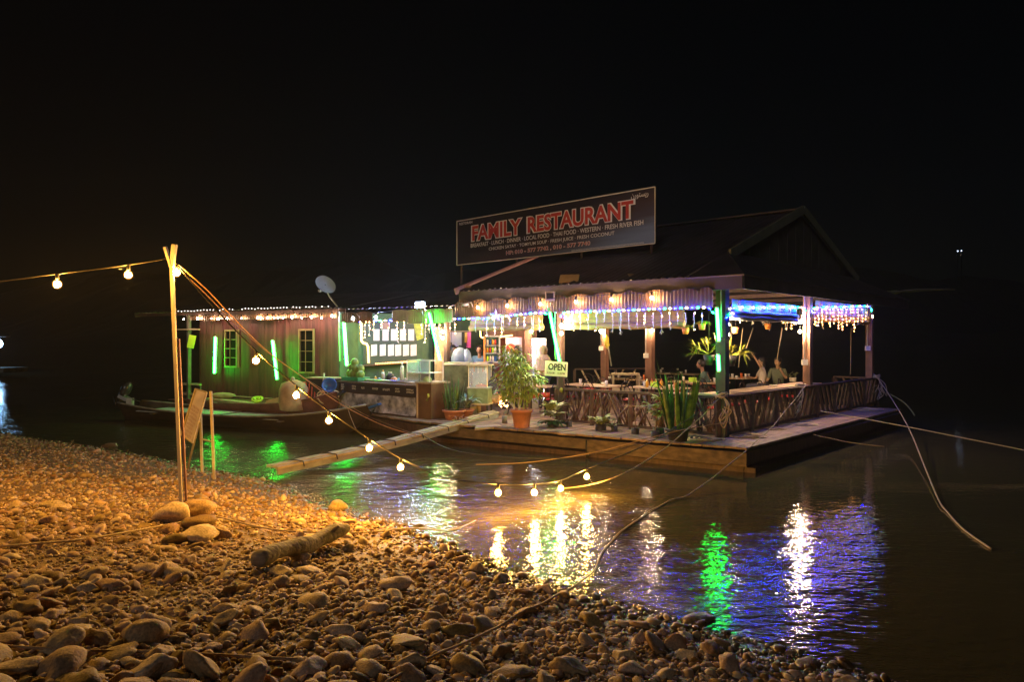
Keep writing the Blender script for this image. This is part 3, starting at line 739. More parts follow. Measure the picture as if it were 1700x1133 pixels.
def scribble(frame, cx, cy, w_, h_, rows, m, parent, seed, lift=.006):
    rr = random.Random(seed); org, ex, ey, en = frame; mb = MB(); rh = h_/rows
    for r in range(rows):
        x = cx-w_/2; yc = cy+h_/2-rh*(r+.5)
        while x < cx+w_/2-.02:
            lw = rh*rr.uniform(.35, .6)
            for (u0, u1, v0, v1) in ((0, .25, -.35, .35), (0, .8, .22, .35) if rr.random() < .6 else (0, .8, -.35, -.2), (.6, .85, -.35, .35) if rr.random() < .6 else (0, .8, -.08, .08)):
                a = [(x+lw*u0, yc+rh*v0), (x+lw*u1, yc+rh*v0), (x+lw*u1, yc+rh*v1), (x+lw*u0, yc+rh*v1)]
                mb.quad(*[org+ex*p+ey*q+en*(lift+.0005*(u0 > 0)) for p, q in a])
            x += lw*1.1
    return mb.build('lettering', m, parent, kind='stuff')
# ------------------------------------------------------------------ banner
BR = V(3.26, 15.57, 0); BL = V(-1.62, 20.07, 0); bex = (BR-BL).normalized(); BW = (BR-BL).length; BH = 1.29; bz = 4.53
ben = Vector((bex.y, -bex.x, 0)); bf = (BL+UP*bz, bex, UP, ben)
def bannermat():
    m = bpy.data.materials.new('banner_print_sheen'); m.use_nodes = True; t = m.node_tree; b = t.nodes['Principled BSDF']; L = t.links.new
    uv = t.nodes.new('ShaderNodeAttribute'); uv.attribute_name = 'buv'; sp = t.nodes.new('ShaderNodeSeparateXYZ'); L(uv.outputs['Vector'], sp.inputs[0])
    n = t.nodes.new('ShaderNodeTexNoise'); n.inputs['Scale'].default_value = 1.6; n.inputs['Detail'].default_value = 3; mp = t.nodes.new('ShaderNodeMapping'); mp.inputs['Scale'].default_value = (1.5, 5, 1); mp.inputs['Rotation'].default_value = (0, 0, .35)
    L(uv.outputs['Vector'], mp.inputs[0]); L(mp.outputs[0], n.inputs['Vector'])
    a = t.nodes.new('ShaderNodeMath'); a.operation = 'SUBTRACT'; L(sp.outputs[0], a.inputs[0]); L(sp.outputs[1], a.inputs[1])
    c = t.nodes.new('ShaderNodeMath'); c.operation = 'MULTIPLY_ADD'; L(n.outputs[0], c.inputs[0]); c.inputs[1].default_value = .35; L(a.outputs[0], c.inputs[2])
    cr = t.nodes.new('ShaderNodeValToRGB'); e = cr.color_ramp.elements; e[0].position = 0; e[0].color = (.022, .02, .03, 1); e[1].position = .95; e[1].color = (.16, .23, .40, 1)  # bluish sheen painted into the print colour, growing towards the lower right
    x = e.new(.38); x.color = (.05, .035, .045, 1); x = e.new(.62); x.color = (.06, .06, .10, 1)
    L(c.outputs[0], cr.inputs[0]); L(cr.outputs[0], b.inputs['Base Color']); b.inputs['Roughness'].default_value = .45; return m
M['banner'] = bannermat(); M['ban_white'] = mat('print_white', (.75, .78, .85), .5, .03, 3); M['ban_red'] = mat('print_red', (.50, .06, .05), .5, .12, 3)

ban = thing('banner', 'long tilted dark restaurant banner with red and white lettering mounted above the roof', 'banner', BL+UP*bz)
mb = MB(); nu, nv = 48, 8; uvs = []
def ripple(u, v): return .025*math.sin(u*9+v*2)*v*(1-v)*4+.02*math.sin(u*23+v*5)*(1-v)
vsb = []
for j in range(nv+1):
    for i in range(nu+1):
        u, v = i/nu, j/nv; vsb.append(BL+bex*(BW*u)+UP*(bz+BH*v)+ben*(ripple(u, v)*.35-.02)); uvs.append((u, v, 0))
mb.add(vsb, [(j*(nu+1)+i, j*(nu+1)+i+1, (j+1)*(nu+1)+i+1, (j+1)*(nu+1)+i) for j in range(nv) for i in range(nu)], smooth=True)
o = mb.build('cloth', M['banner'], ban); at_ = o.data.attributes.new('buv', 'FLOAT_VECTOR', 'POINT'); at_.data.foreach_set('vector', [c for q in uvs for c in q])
for (u0, v0, u1, v1) in ((0, 0, 1, 0), (0, 1, 1, 1), (0, 0, 0, 1), (1, 0, 1, 1)):
    MB().bar(BL+bex*BW*u0+UP*(bz+BH*v0), BL+bex*BW*u1+UP*(bz+BH*v1), .02, .02).build('frame_bar', M['white'], ban)
for u in (.02, .35, .68, .98):
    MB().bar(BL+bex*BW*u-ben*.06+UP*3.7, BL+bex*BW*u-ben*.06+UP*(bz+BH), .05).build('support_post', M['wood_dark'], ban)
def bt(s_, u0, u1, v, hv, m, off=0, lift=.012, name='lettering'): return text(s_, bf, BW*(u0+u1)/2, BH*v, BW*(u1-u0), BH*hv, m, ban, name, off, lift)
for (s_, u0, u1) in (('FAMILY', .10, .385), ('RESTAURANT', .42, .915)):
    bt(s_, u0-.008, u1+.008, .665, .37, M['ban_white'], .075, .012); bt(s_, u0, u1, .665, .33, M['ban_red'], .03, .018)
bt('BREAKFAST \u00b7 LUNCH \u00b7 DINNER \u00b7 LOCAL FOOD \u00b7 THAI FOOD \u00b7 WESTERN \u00b7 FRESH RIVER FISH', .09, .955, .40, .088, M['ban_white'], .012)
bt('CHICKEN SATAY \u00b7 TOMYUM SOUP \u00b7 FRESH JUICE \u00b7 FRESH COCONUT', .20, .835, .265, .088, M['ban_white'], .012)
bt('HP: 010 - 577 7742 , 010 - 577 7740', .30, .728, .135, .10, M['ban_white'], .045, .012); bt('HP: 010 - 577 7742 , 010 - 577 7740', .302, .726, .135, .08, M['ban_red'], .0, .017)
bt('RESTORAN', .018, .10, .925, .055, M['ban_white'], .01)
try:    # the word restoran in Jawi: presentation forms set in visual order
    bt('\ufee5\u0631\u0648\ufe98\ufeb4\ufef3\u0631', .905, .975, .885, .10, M['ban_white'], .01)
except Exception as e: print('jawi', e)
scribble(bf, BW*.80, BH*.035, BW*.32, BH*.03, 1, M['ban_white'], ban, 3)

# ------------------------------------------------------------------ lamp pieces
def ico(r, sub=2):
    bm = bmesh.new(); bmesh.ops.create_icosphere(bm, subdivisions=sub, radius=r); me = bpy.data.meshes.new('b'); bm.to_mesh(me); bm.free()
    me.polygons.foreach_set('use_smooth', [True]*len(me.polygons)); return me
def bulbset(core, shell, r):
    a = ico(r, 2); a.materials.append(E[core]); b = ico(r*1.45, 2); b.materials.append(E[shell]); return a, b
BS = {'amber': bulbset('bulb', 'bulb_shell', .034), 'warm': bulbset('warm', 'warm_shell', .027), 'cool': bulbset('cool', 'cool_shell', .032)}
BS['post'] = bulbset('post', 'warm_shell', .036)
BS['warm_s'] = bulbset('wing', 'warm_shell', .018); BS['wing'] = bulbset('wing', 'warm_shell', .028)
_sock = MB(); _sock.lathe((0, 0, .0), [(.018, .05), (.02, .06), (.02, .1), (.012, .12)], 8); SOCK = _sock.mesh('socket', M['black'])
def bulb(p, kind, parent, socket=True):
    core, shell = BS[kind]; inv = world_of(parent).inverted()
    o = bpy.data.objects.new('bulb', core); COL.objects.link(o); o.parent = parent; o.location = inv @ Vector(p)
    g = bpy.data.objects.new('glass', shell); COL.objects.link(g); g.parent = o; g.scale = (1, 1, 1.1)  # see-through halo shell that glows around the core
    if socket:
        s_ = bpy.data.objects.new('socket', SOCK); COL.objects.link(s_); s_.parent = o
    return o
# string across the shore
POLE = gpx(303, 852); PT = Vector((POLE.x-.17, POLE.y+.05, 0)); 
ptop = at(285, 424, 7.75)
sl = thing('string_lights', 'string of glowing amber bulbs drooping from the forked pole over the water', 'string lights', ptop)
left = [(-420, 500, 6.6), (-250, 486, 6.9), (-80, 476, 7.1), (95, 455, 7.3), (213, 440, 7.55), (285, 428, 7.75)]
cpl = [at(*q) for q in left]
right = [(285, 428, 7.75), (345, 500, 7.9), (425, 583, 8.1), (492, 641, 8.2), (546, 683, 8.3), (613, 729, 8.4), (665, 761, 8.5), (740, 794, 8.6), (827, 804, 8.8), (887, 804, 9.15), (931, 798, 9.6), (974, 779, 10.1), (1080, 735, 11.3), (1195, 662, 12.7)]
cpr = [at(*q) for q in right]
MB().tube(spline(cpl, 6), .009, 5).build('cable', M['cable'], sl); MB().tube(spline(cpr, 5), .009, 5).build('cable', M['cable'], sl)
for i in (0, 1, 2, 3, 4): bulb(cpl[i]-UP*.11, 'amber', sl)
bulb(at(293, 453, 7.8), 'amber', sl)
for i in (2, 3, 4, 5, 6, 8, 9, 10, 11): bulb(cpr[i]-UP*.115, 'amber', sl)
# eave bulbs
es_ = thing('string_lights', 'row of warm bulbs along the scalloped tin fascia of the dining deck', 'string lights', P(-3, -.8, 3.2))
cab = []
def eaveray(px, py, b=-.86):
    kx = (px-850)/K; base = P(0, b); a_ = (kx*base.y-base.x)/(U.x-kx*U.y); q = base+U*a_; return Vector((q.x, q.y, H-(py-566.5)*q.y/K))
for px, py in ((793, 511), (842, 508), (897, 505), (956, 502), (1015, 498), (1082, 495)):
    q = eaveray(px, py); bulb(q, 'warm', es_); cab.append(q+UP*.11)
MB().tube(spline([cab[0]+V(-.4, .3, 0)]+cab+[cab[-1]+V(.9, -.7, .05)], 4), .007, 5).build('cable', M['cable'], es_)
ws = thing('string_lights', 'row of warm white bulbs along the top of the closed wing and kitchen', 'string lights', W(3, .5, 3))
cab = []
def wingray(px, py, o=.46):
    kx = (px-850)/K; base = W(0, o); a_ = (kx*base.y-base.x)/(fd.x-kx*fd.y); q = base+fd*a_; return Vector((q.x, q.y, H-(py-566.5)*q.y/K))
for px, py, k in ((305, 530, 'warm_s'), (328, 529, 'wing'), (351, 529, 'warm_s'), (362, 530, 'wing'), (377, 529, 'warm_s'), (401, 529, 'warm_s'), (428, 528, 'wing'), (444, 528, 'warm_s'), (455, 528, 'warm_s'), (462, 528, 'warm_s'), (470, 528, 'warm_s'), (485, 527, 'wing'), (501, 528, 'warm_s'), (517, 527, 'wing'), (534, 528, 'warm_s'), (551, 525, 'wing')):
    q = wingray(px, py); bulb(q, k, ws); cab.append(q+UP*.11)
for px, py, k in ((586, 529, 'cool'), (624, 527, 'cool'), (705, 516, 'warm'), (747, 513, 'warm')):
    q = at(px, py, 18.3 if px < 600 else 18.0 if px < 650 else 17.1 if px < 720 else 16.6); bulb(q, k, ws); cab.append(q+UP*.11)
MB().tube(spline(cab, 3), .006, 5).build('cable', M['cable'], ws)
# pairs of bright bulbs on posts
for label, px, ys, d, k in (('pair of bright warm bulbs hanging by the slatted screen beside the kitchen', 735, (551, 562), 18.6, 'post'),
                            ('pair of bright warm bulbs just right of the tilted green tube over the open sign', 932, (541, 554), 15.2, 'post'),
                            ('single bright bulb at the head of the post with the hanging yellow oar', 997, (550,), 19.6, 'post'),
                            ('single bright bulb on the middle brown post', 1083, (549,), 19.0, 'post'),
                            ('pair of bright bulbs beside the corner post next to the palm leaves', 1208, (539, 556), 13.4, 'post'),
                            ('pair of dazzling bulbs on the post between the two right bays', 1328, (535, 551), 16.2, 'post'),
                            ('single bright bulb in front of the drinks cooler', 882, (551,), 18.2, 'post')):
    q = at(px, ys[0], d); t = thing('bulb_fitting', label, 'lamp', q+UP*.15)
    MB().tube([q+UP*.9, q+UP*.12], .006, 5).build('wire', M['cable'], t)
    for y in ys: bulb(at(px, y, d), k, t)
# green fluorescent tubes
def tube_lamp(label, p, q, m='green', r=.026, pipe=None, cat='neon tube'):
    p = Vector(p); q = Vector(q); t = thing('neon_tube', label, cat, q); MB().tube([p, q], r, 10).build('tube', E[m], t)
    if m == 'green': MB().tube([p, q], r*1.7, 12, cap=False).build('halo_sleeve', E['tube_shell'], t)  # added sleeve carrying the painted green glow
    d = (q-p).normalized()
    for e, s_ in ((p, -1), (q, 1)): MB().tube([e, e+d*(s_*.03)], r*1.15, 10).build('end_cap', M['white'], t)
    MB().bar(p+V(.03, .05, 0), q+V(.03, .05, 0), .03, .035).build('batten', M['white'], t)
    if pipe: MB().tube([Vector(x) for x in pipe], .013, 6).build('conduit', M['white'], t)
    return t
tube_lamp('upright green tube on the veranda post, farthest left', wingray(357, 560, .3), wingray(355.5, 620, .3))
tube_lamp('slightly tilted green tube in front of the left grilled window', wingray(452, 566, .35), wingray(459.5, 630, .35))
tube_lamp('upright green tube at the corner of the closed wing, left of the menu sheets', at(570, 536, 18.5), at(575, 607, 18.5), pipe=[at(564, 600, 18.55), at(563, 560, 18.55), at(562, 515, 18.5)])
tube_lamp('tilted green tube above the glass case on the counter', at(712, 520, 16.7), at(730, 598, 16.7))
tube_lamp('tilted green tube right above the open sign', at(911, 511, 14.75), at(928.5, 600, 14.75), pipe=[at(921, 488, 14.8), at(922, 597, 14.85)])
tube_lamp('bright green tube on the corner post of the dining deck', at(1190, 512, 12.8), at(1193.5, 566, 12.8), pipe=[at(1197, 480, 12.9), at(1198, 560, 12.9)])
tube_lamp('short lower green tube glowing under the palm basket on the corner post', at(1192, 590, 12.8), at(1193.5, 616, 12.8))
tube_lamp('upright white tube inside the edge of the drinks cooler', at(886, 566, 18.25), at(886, 604, 18.25), 'whitetube', cat='light tube')
# menu frame neon
ml = thing('yellow_light_strip', 'bent yellow light strip at the left edge of the menu board', 'light strip', mwp(600, 565, .1))
MB().tube([mwp(600, 537, .12), mwp(600, 566, .12), mwp(603, 570, .12), mwp(608, 571, .12), mwp(611, 576, .12), mwp(612, 603, .12)], .03, 8).build('strip', E['yellowtube'], ml)
ml = thing('yellow_light_strip', 'angled yellow light strip above the goods cabinet in the kitchen', 'light strip', at(797, 560, 19.9))
MB().tube([at(797, 546, 19.9), at(798, 559, 19.9), at(800, 561, 19.9), at(828, 560, 19.9), at(851, 557, 19.9)], .02, 6).build('strip', E['yellowtube'], ml)
# coloured led string under the fascia, one per bay
def led_string(label, pts, n, group=None):
    pts = spline([Vector(p) for p in pts], 8); t = thing('led_string', label, 'led string', pts[0])
    L = [0]
    for i in range(1, len(pts)): L.append(L[-1]+(pts[i]-pts[i-1]).length)
    def ev(x):
        for i in range(1, len(pts)):
            if x <= L[i]: return pts[i-1].lerp(pts[i], (x-L[i-1])/max(1e-6, L[i]-L[i-1]))
        return pts[-1]
    MB().tube(pts, .005, 4).build('cable', M['white'], t)
    for i in range(n):
        x = L[-1]*(i+.3)/n; d = L[-1]/n*.34
        MB().tube([ev(x), ev(x+d)], .0155, 5).build('led', E[('ledb', 'ledg', 'ledw')[i % 3]], t)
    return t
def SR(px, py, a_=.05):             # right side plane
    kx = (px-850)/K; base = P(a_, 0); b_ = (kx*base.y-base.x)/(Vv.x-kx*Vv.y); q = base+Vv*b_; return Vector((q.x, q.y, H-(py-566.5)*q.y/K))
led_string('coloured led string under the fascia from the open sign to the corner post', [eaveray(x, y, -.90) for x, y in ((932, 529), (938, 519), (1000, 517), (1080, 514), (1168, 511), (1180, 517), (1188, 522))], 32)
led_string('string of coloured leds under the fascia over the potted tree and cooler', [eaveray(x, y, -.90) for x, y in ((800, 530), (850, 524), (893, 520), (910, 522))], 14)
led_string('string of coloured leds over the kitchen counter and menu board', [at(597, 537, 18.2), at(604, 534, 18.1), at(660, 532, 17.8), at(705, 531, 17.3), at(745, 530, 16.9), at(798, 529, 16.3)], 26)
led_string('blue and white led string framing the left bay of the right side', [SR(1203, 529), SR(1212, 524), SR(1214, 512), SR(1260, 511), SR(1332, 511), SR(1334, 520)], 26)
led_string('blue and white led string framing the rightmost bay', [SR(1350, 522), SR(1352, 512), SR(1400, 510), SR(1441, 509), SR(1447, 516), SR(1449, 532)], 24)
# icicle strands
def strands(label, f, xs, y0, lit, seed, em='fairy'):
    rr = random.Random(seed); t = thing('icicle_lights', label, 'icicle lights', f(xs[0], y0))
    for x in xs:
        L = rr.uniform(12, 34); c = [f(x+rr.uniform(-.8, .8), y0+L*k/4) for k in range(5)]; mb = MB()
        mb.tube(c, .0055, 4, mi=0)
        n = int(L/6)+1
        for k in range(n+1):
            q = c[0].lerp(c[-1], k/n)+V(rr.uniform(-.02, .02), 0, 0)
            on = rr.random() < lit
            mb.ball(q, (.0118 if on else .009), 5, mi=1 if on else 0)
        if L > 20: 
            for k in range(3): mb.tube([c[-1]+UP*.03*k, c[-1]+V(rr.uniform(-.05, .05), 0, -.03+.02*k)], .006, 4, mi=0)
        mb.build('strand', [M['white'], E[em]], t)
    return t
strands('mostly unlit icicle light curtain hanging in the wide front bay', lambda x, y: eaveray(x, y, -.82), [936+i*13.5 for i in range(18)], 520, .22, 5)
strands('lit icicle light strands hanging over the potted tree', lambda x, y: eaveray(x, y, -.82), [808+i*12.5 for i in range(8)], 528, .6, 6)
strands('lit icicle light strands in front of the menu sheets', lambda x, y: at(x, y, 17.9), [600, 606, 613, 620, 634, 646, 660, 672, 700, 706, 712], 535, .75, 7)
strands('lit icicle light strands left of the kitchen post', lambda x, y: at(x, y, 17.2), [722, 729, 738, 747, 755], 534, .7, 17)
strands('thin white light cords hanging in the left bay of the right side', lambda x, y: SR(x, y, -.1), [1214+i*9 for i in range(13)], 514, .06, 8)
strands('dense lit icicle lights around the post between the right bays', lambda x, y: SR(x, y, -.14), [1300, 1307, 1313, 1319, 1332, 1340, 1347], 514, .8, 9, 'fairy_r')
strands('dense glowing icicle light curtain in the rightmost bay', lambda x, y: SR(x, y, -.02), [1352+i*6.6 for i in range(14)], 514, .9, 10, 'fairy_r')
strands('second row of the glowing icicle light curtain behind the rightmost bay', lambda x, y: SR(x, y, -.3), [1355+i*10.5 for i in range(9)], 519, .85, 11, 'fairy_r')
# tiny dots along the wing roof edge
td = thing('roof_fairy_lights', 'row of tiny white fairy lights along the roof edge of the closed wing', 'fairy lights', wingray(300, 517, .45))
mb = MB()
for i in range(48):
    if rnd.random() < .12: continue
    x = 296+i*5.3; q = wingray(x, 517-(x-296)*.034+rnd.uniform(-1, 1), .44)
    if x < 560: mb.ball(q, .013, 5)
mb.build('tiny_bulbs', E['fairy_w'], td); MB().tube([wingray(296, 518, .43), wingray(420, 514, .43), wingray(550, 509.5, .43)], .005, 4).build('cable', M['cable'], td)
# flood lamp on the kitchen roof and solar lights
fq = at(697, 506, 15.8)
f_ = thing('flood_lamp', 'dazzling cool white flood lamp on the kitchen roof edge', 'flood lamp', fq)
MB().box(fq+V(0, .06, .0), (.24, .07, .17), rx=-.5).build('housing', M['black'], f_); MB().box(fq+V(0, .015, -.01), (.2, .02, .14), rx=-.5).build('led_panel', E['flood'], f_)
MB().bar(fq+V(0, .08, -.02), fq+V(.05, .3, -.25), .03).build('bracket', M['steel'], f_)
def fixture(label, p, sz, m, parts):
    t = thing('solar_lamp', label, 'solar lamp', p); MB().box(p, sz[0], rz=sz[1], rx=sz[2]).build('panel', m, t)
    for a_, b_ in parts: MB().bar(a_, b_, .025).build('bracket', M['steel'], t)
    return t
M['solar'] = mat('solar_panel', (.45, .33, .18), .35, .2, 4)
p_ = eaveray(945, 463, -.5); fixture('tilted tan solar panel lamp on the roof under the banner', p_, ((.42, .24, .03), -.3, .8), M['solar'], [(p_, p_+V(-.2, .1, -.22)), (p_, p_+V(0, .1, -.25))])
p_ = eaveray(1048, 458, -.3); fixture('tiny tan solar lamp on the roof right of the larger panel', p_, ((.13, .1, .03), .3, .7), M['solar'], [(p_, p_+V(0, .1, -.15))])
p_ = eaveray(778, 481, -.4); fixture('small boxy lamp at the left lower corner of the big roof', p_, ((.15, .1, .17), .2, 0), mat('tan_box', (.4, .25, .15), .6, .2, 5), [(p_, p_+V(0, .1, -.2))])
pfl = at(913, 492, 14.6)
f2 = thing('flood_lamp', 'unlit square flood lamp with pale rim on a white pipe above the open sign tube', 'flood lamp', pfl)
fb = MB(); c = pfl
fb.box(c, (.2, .05, .2)); fb.build('housing', mat('grey_case', (.32, .27, .22), .5, .1, 5), f2); MB().box(c+V(0, -.03, 0), (.15, .012, .13)).build('glass', M['black'], f2)
MB().tube([at(923, 484, 14.7), at(923, 520, 14.7)], .014, 6).build('pipe', M['white'], f2); MB().bar(c, at(923, 492, 14.7), .02).build('bracket', M['white'], f2)
p_ = at(772, 506, 16.1); f3 = thing('eave_lamp', 'grey spider-armed lamp fixture hanging on the tin fascia left of the dining deck', 'lamp', p_)
MB().ball(p_, .07, 8, (1.2, 1, .6)).build('lamp_body', M['tin_grey'], f3)
for dx in (-.14, -.07, .08, .15): MB().tube([p_, p_+V(dx, -.02, .05), p_+V(dx*1.2, -.02, -.06)], .008, 5).build('arm', M['tin_grey'], f3)
# pale decorative star
sq = at(823, 524, 15.7); st_ = thing('star_ornament', 'pale five pointed star ornament hanging over the potted tree', 'ornament', sq)
pts = [sq+V(math.sin(k*math.pi/5)*(.16 if k % 2 == 0 else .07), -.01, math.cos(k*math.pi/5)*(.16 if k % 2 == 0 else .07)) for k in range(10)]
mb = MB(); mb.add(pts+[sq+V(0, -.04, 0), sq+V(0, .02, 0)], [(i, (i+1) % 10, 10) for i in range(10)]+[((i+1) % 10, i, 11) for i in range(10)]); mb.build('star', M['tin_grey'], st_)
# rolled blinds
def blind(label, a_, b_, z0, z1, m, r=.075, m2=None, n=2):
    a_ = Vector(a_); b_ = Vector(b_); t = thing('rolled_blind', label, 'blind', a_+UP*z1)
    MB().slab([a_+UP*z0, b_+UP*z0, b_+UP*z1, a_+UP*z1], .012).build('cloth', m, t)
    c1 = a_+UP*z0; c2 = b_+UP*z0; L = (c2-c1)
    for k in range(n): MB().tube([c1+L*i/8+UP*(.012*math.sin(i*2.1+k)-k*r*1.5) for i in range(9)], [r*(1+.08*math.sin(i*1.7+k)) for i in range(9)], 10).build('roll', m2 or m, t)
    for f in (.1, .5, .9): MB().tube([c1+L*f+UP*(z1-z0)+V(-.02, -.03, 0), c1+L*f+V(-.04, -.09, 0), c1+L*f+UP*-.1*n+V(-.02, -.08, 0)], .008, 5).build('tie_cord', M['white'], t)
    return t
M['blind'] = mat('amber_blind', (.42, .25, .10), .7, .25, 3, .2, stretch=(1, 1, 8)); M['blind_b'] = mat('blue_grey_blind', (.30, .30, .36), .45, .2, 3)
blind('amber rolled blind in the wide front bay of the dining deck', P(-3.65, -.05), P(-.75, -.05), 2.62, 2.95, M['blind'], .07, n=1)
blind('brown rolled blind across the bay over the potted tree', P(-6.6, -.0), P(-4.3, -.0), 2.62, 2.95, M['blind'], .07, n=1)
blind('blue-grey rolled blind in the left bay of the right side', SR(1216, 520, -.02)*V(1, 1, 0), SR(1322, 520, -.02)*V(1, 1, 0), 2.86, 3.12, M['blind_b'], .06, n=2)
blind('amber rolled blind behind the glowing curtain of the rightmost bay', SR(1354, 520, -.12)*V(1, 1, 0), SR(1440, 520, -.12)*V(1, 1, 0), 2.95, 3.3, M['blind'], .07, n=2)
# ------------------------------------------------------------------ tables
def table(label, p, L, Wd, rz, top=1.17, group=None, legm='chairm', shape='rect'):
    t = thing('dining_table', label, 'table', (p.x, p.y, ZD), rz, group)
    c = V(p.x, p.y, 0); Mz = Matrix.Rotation(rz, 3, 'Z')
    mb = MB()
    if shape == 'rect': mb.box(c+UP*(top-.015), (L, Wd, .03), rz=rz)
    else: mb.lathe(c+UP*(top-.03), [(L/2, 0), (L/2, .03)], 24)
    mb.build('table_top', M['table'], t)
    for x in (-1, 1):
        for y in (-1, 1):
            q = c+Mz @ V(x*(L/2-.1)*(1 if shape == 'rect' else .5), y*(Wd/2-.08)*(1 if shape == 'rect' else .5), 0)
            MB().bar(q+UP*ZD, q+UP*(top-.03), .04, up=V(0, 1, 0)).build('leg', M[legm], t)
    return t
def tpt(px, py): return fl(px, py, 1.17)
TB = [('long pale table just behind the left end of the front railing', 985, 639, 1.5, .75, 0), ('narrow table behind the post with the yellow oar', 1048, 629, 1.5, .75, 0),
      ('farthest table, in the back row behind the middle brown post', 1118, 620, 1.9, .8, 0), ('table holding the amber sauce bottles behind the middle of the front railing', 1095, 643, 1.3, .75, 0),
      ('table with the upright yellow-green menu card left of the corner post', 1160, 634, 1.5, .75, 0), ('table nearest the front railing, right behind the tall snake plant', 1135, 654, 1.0, .6, 0),
      ('round table crowded with glasses where the two guests sit', 1228, 627, 1.2, 1.2, 1), ('small table with white things and red chairs beside the potted tree', 893, 640, 1.1, .75, 0)]
tabs = []
for i, (l, px, py, L, Wd, rd) in enumerate(TB):
    tabs.append(table(l, tpt(px, py), L, Wd, AU+R(4*(i % 3)-4), shape='round' if rd else 'rect'))
# ------------------------------------------------------------------ hoop-back chair
def make_chair(label, p, rz):
    t = thing('hoop_back_chair', label, 'chair', (0, 0, 0), 0, 'hoop-back chairs on the dining deck')
    MB().lathe((0, 0, .43), [(.20, 0), (.215, .02), (.20, .045), (.1, .055)], 14).build('seat', M['redseat'], t)
    def hoop(w_, h): 
        return [V(-w_, -.17, .43)]+[V(-w_*math.cos(a), -.19-.06*math.sin(a), .62+(h-.62)*math.sin(a)) for a in [math.pi*k/8 for k in range(9)]]+[V(w_, -.17, .43)]
    MB().tube(hoop(.19, .90), .013, 6).build('back_hoop', M['chairm'], t); MB().tube(hoop(.09, .80), .009, 5).build('inner_hoop', M['chairm'], t)
    for x in (-1, 1):
        for y in (-1, 1): MB().tube([V(x*.14, y*.13, .43), V(x*.19, y*.18, 0)], .012, 6).build('leg', M['chairm'], t)
    MB().tube([V(.165*math.cos(k*math.pi/6), .155*math.sin(k*math.pi/6), .2) for k in range(13)], .007, 5).build('foot_ring', M['chairm'], t)
    t.location = p; t.rotation_euler = (0, 0, rz); return t
ch0 = None
def chair(label, x, y, rz):
    global ch0
    p = V(x, y, ZD)
    if ch0 is None: ch0 = make_chair(label, p, rz); return ch0
    return dup(ch0, p, rz, label)
def around(i, spots):
    t = tabs[i]; c = t.location
    for (l, dx, dy, rr) in spots:
        q = Matrix.Rotation(t.rotation_euler.z, 3, 'Z') @ V(dx, dy, 0); chair(l, c.x+q.x, c.y+q.y, t.rotation_euler.z+R(rr))
NEAR, FAR = 180, 0
S_ = [('left', -.45), ('right', .4)]
nm = ['long table behind the left railing', 'table behind the yellow oar post', 'farthest back-row table', 'table with the sauce bottles', 'table with the upright menu card', 'table behind the tall snake plant']
for i in range(5):
    for (sd, dx) in S_:
        around(i, [('dark hoop-back chair on the near %s side of the %s' % (sd, nm[i]), dx, -.52, 0)])
    around(i, [('dark hoop-back chair across the far side of the %s' % nm[i], .1 if i % 2 else -.3, .55, 180)])
around(5, [('dark hoop-back chair close to the railing at the %s' % nm[5], 0, .5, 180)])
around(6, [('dark hoop-back chair on the left of the round table of glasses', -.8, -.1, -90), ('dark hoop-back chair turned away in front of the round table of glasses', -.2, -.85, 0)])
around(7, [('red-seated hoop chair in front of the small table beside the potted tree', -.25, -.5, 0), ('hoop-back chair standing right of the small table, below the open sign', .75, -.3, 60), ('hoop-back chair behind the small table by the pink headscarf', .2, .6, 170)])
for i, b in enumerate((.6, 1.5, 2.4, 3.4, 4.4, 5.6, 7.2)):
    w_ = ('nearest the corner post', 'second along the right counter board', 'third along the right counter board', 'fourth along the right counter board', 'fifth along the counter board, behind the two guests', 'just past the end of the counter board', 'alone near the far end of the right railing')[i]
    q = P(-.95, b); chair('dark hoop-back chair ' + w_, q.x, q.y, AV+R(180+rnd.uniform(-15, 15)))
for i, (x, y) in enumerate(((2.3, 20.4), (3.1, 20.7), (3.9, 20.9), (2.6, 19.6), (4.7, 19.6))):
    l = ('leftmost of the red-seated hoop chairs by the pale back railing', 'middle red-seated hoop chair by the pale back railing', 'rightmost of the red-seated hoop chairs by the pale back railing', 'stray hoop-back chair in front of the row by the pale back railing', 'hoop-back chair between the two brown middle posts')[i]
    chair(l, x, y, R(180+20*i))

# ------------------------------------------------------------------ things on tables
def lathe_thing(name, label, cat, p, parts, group=None):
    t = thing(name, label, cat, p, 0, group)
    for (nm_, prof, m) in parts: MB().lathe(p, prof, 10).build(nm_, m, t)
    return t
M['sauce'] = mat('amber_sauce', (.65, .33, .03), .3, .15, 5); M['card'] = mat('menu_card', (.45, .75, .03), .5, .1, 5); M['tissue'] = mat('tissue', (.75, .68, .55), .8, .1, 5)
M['cup'] = mat('clear_cup', (.75, .70, .66), .2, .1, 8); M['drink'] = mat('orange_drink', (.7, .15, .03), .3, .1, 5)
for i in range(4):
    p = tpt(1095, 643)+V(-.33+.12*i, -.12+.02*i, 0)
    lathe_thing('sauce_bottle', 'amber sauce bottle, %s in the row of four' % ('leftmost', 'second from left', 'third from left', 'rightmost')[i], 'bottle', p, [('bottle', [(.04, 0), (.042, .13), (.018, .17)], M['sauce']), ('cap', [(.02, .17), (.012, .21)], M['plastic_red'] if i % 2 else M['white'])])
def card(label, px, py, d, w_, h_, ry, m):
    q = at(px, py, d); t = thing('menu_card', label, 'menu card', q); MB().box(q, (w_, .012, h_), ry=ry, rx=-.25).build('card', m, t); MB().box(q+V(0, .02, -h_/2), (w_*.5, .06, .02)).build('stand', M['white'], t)
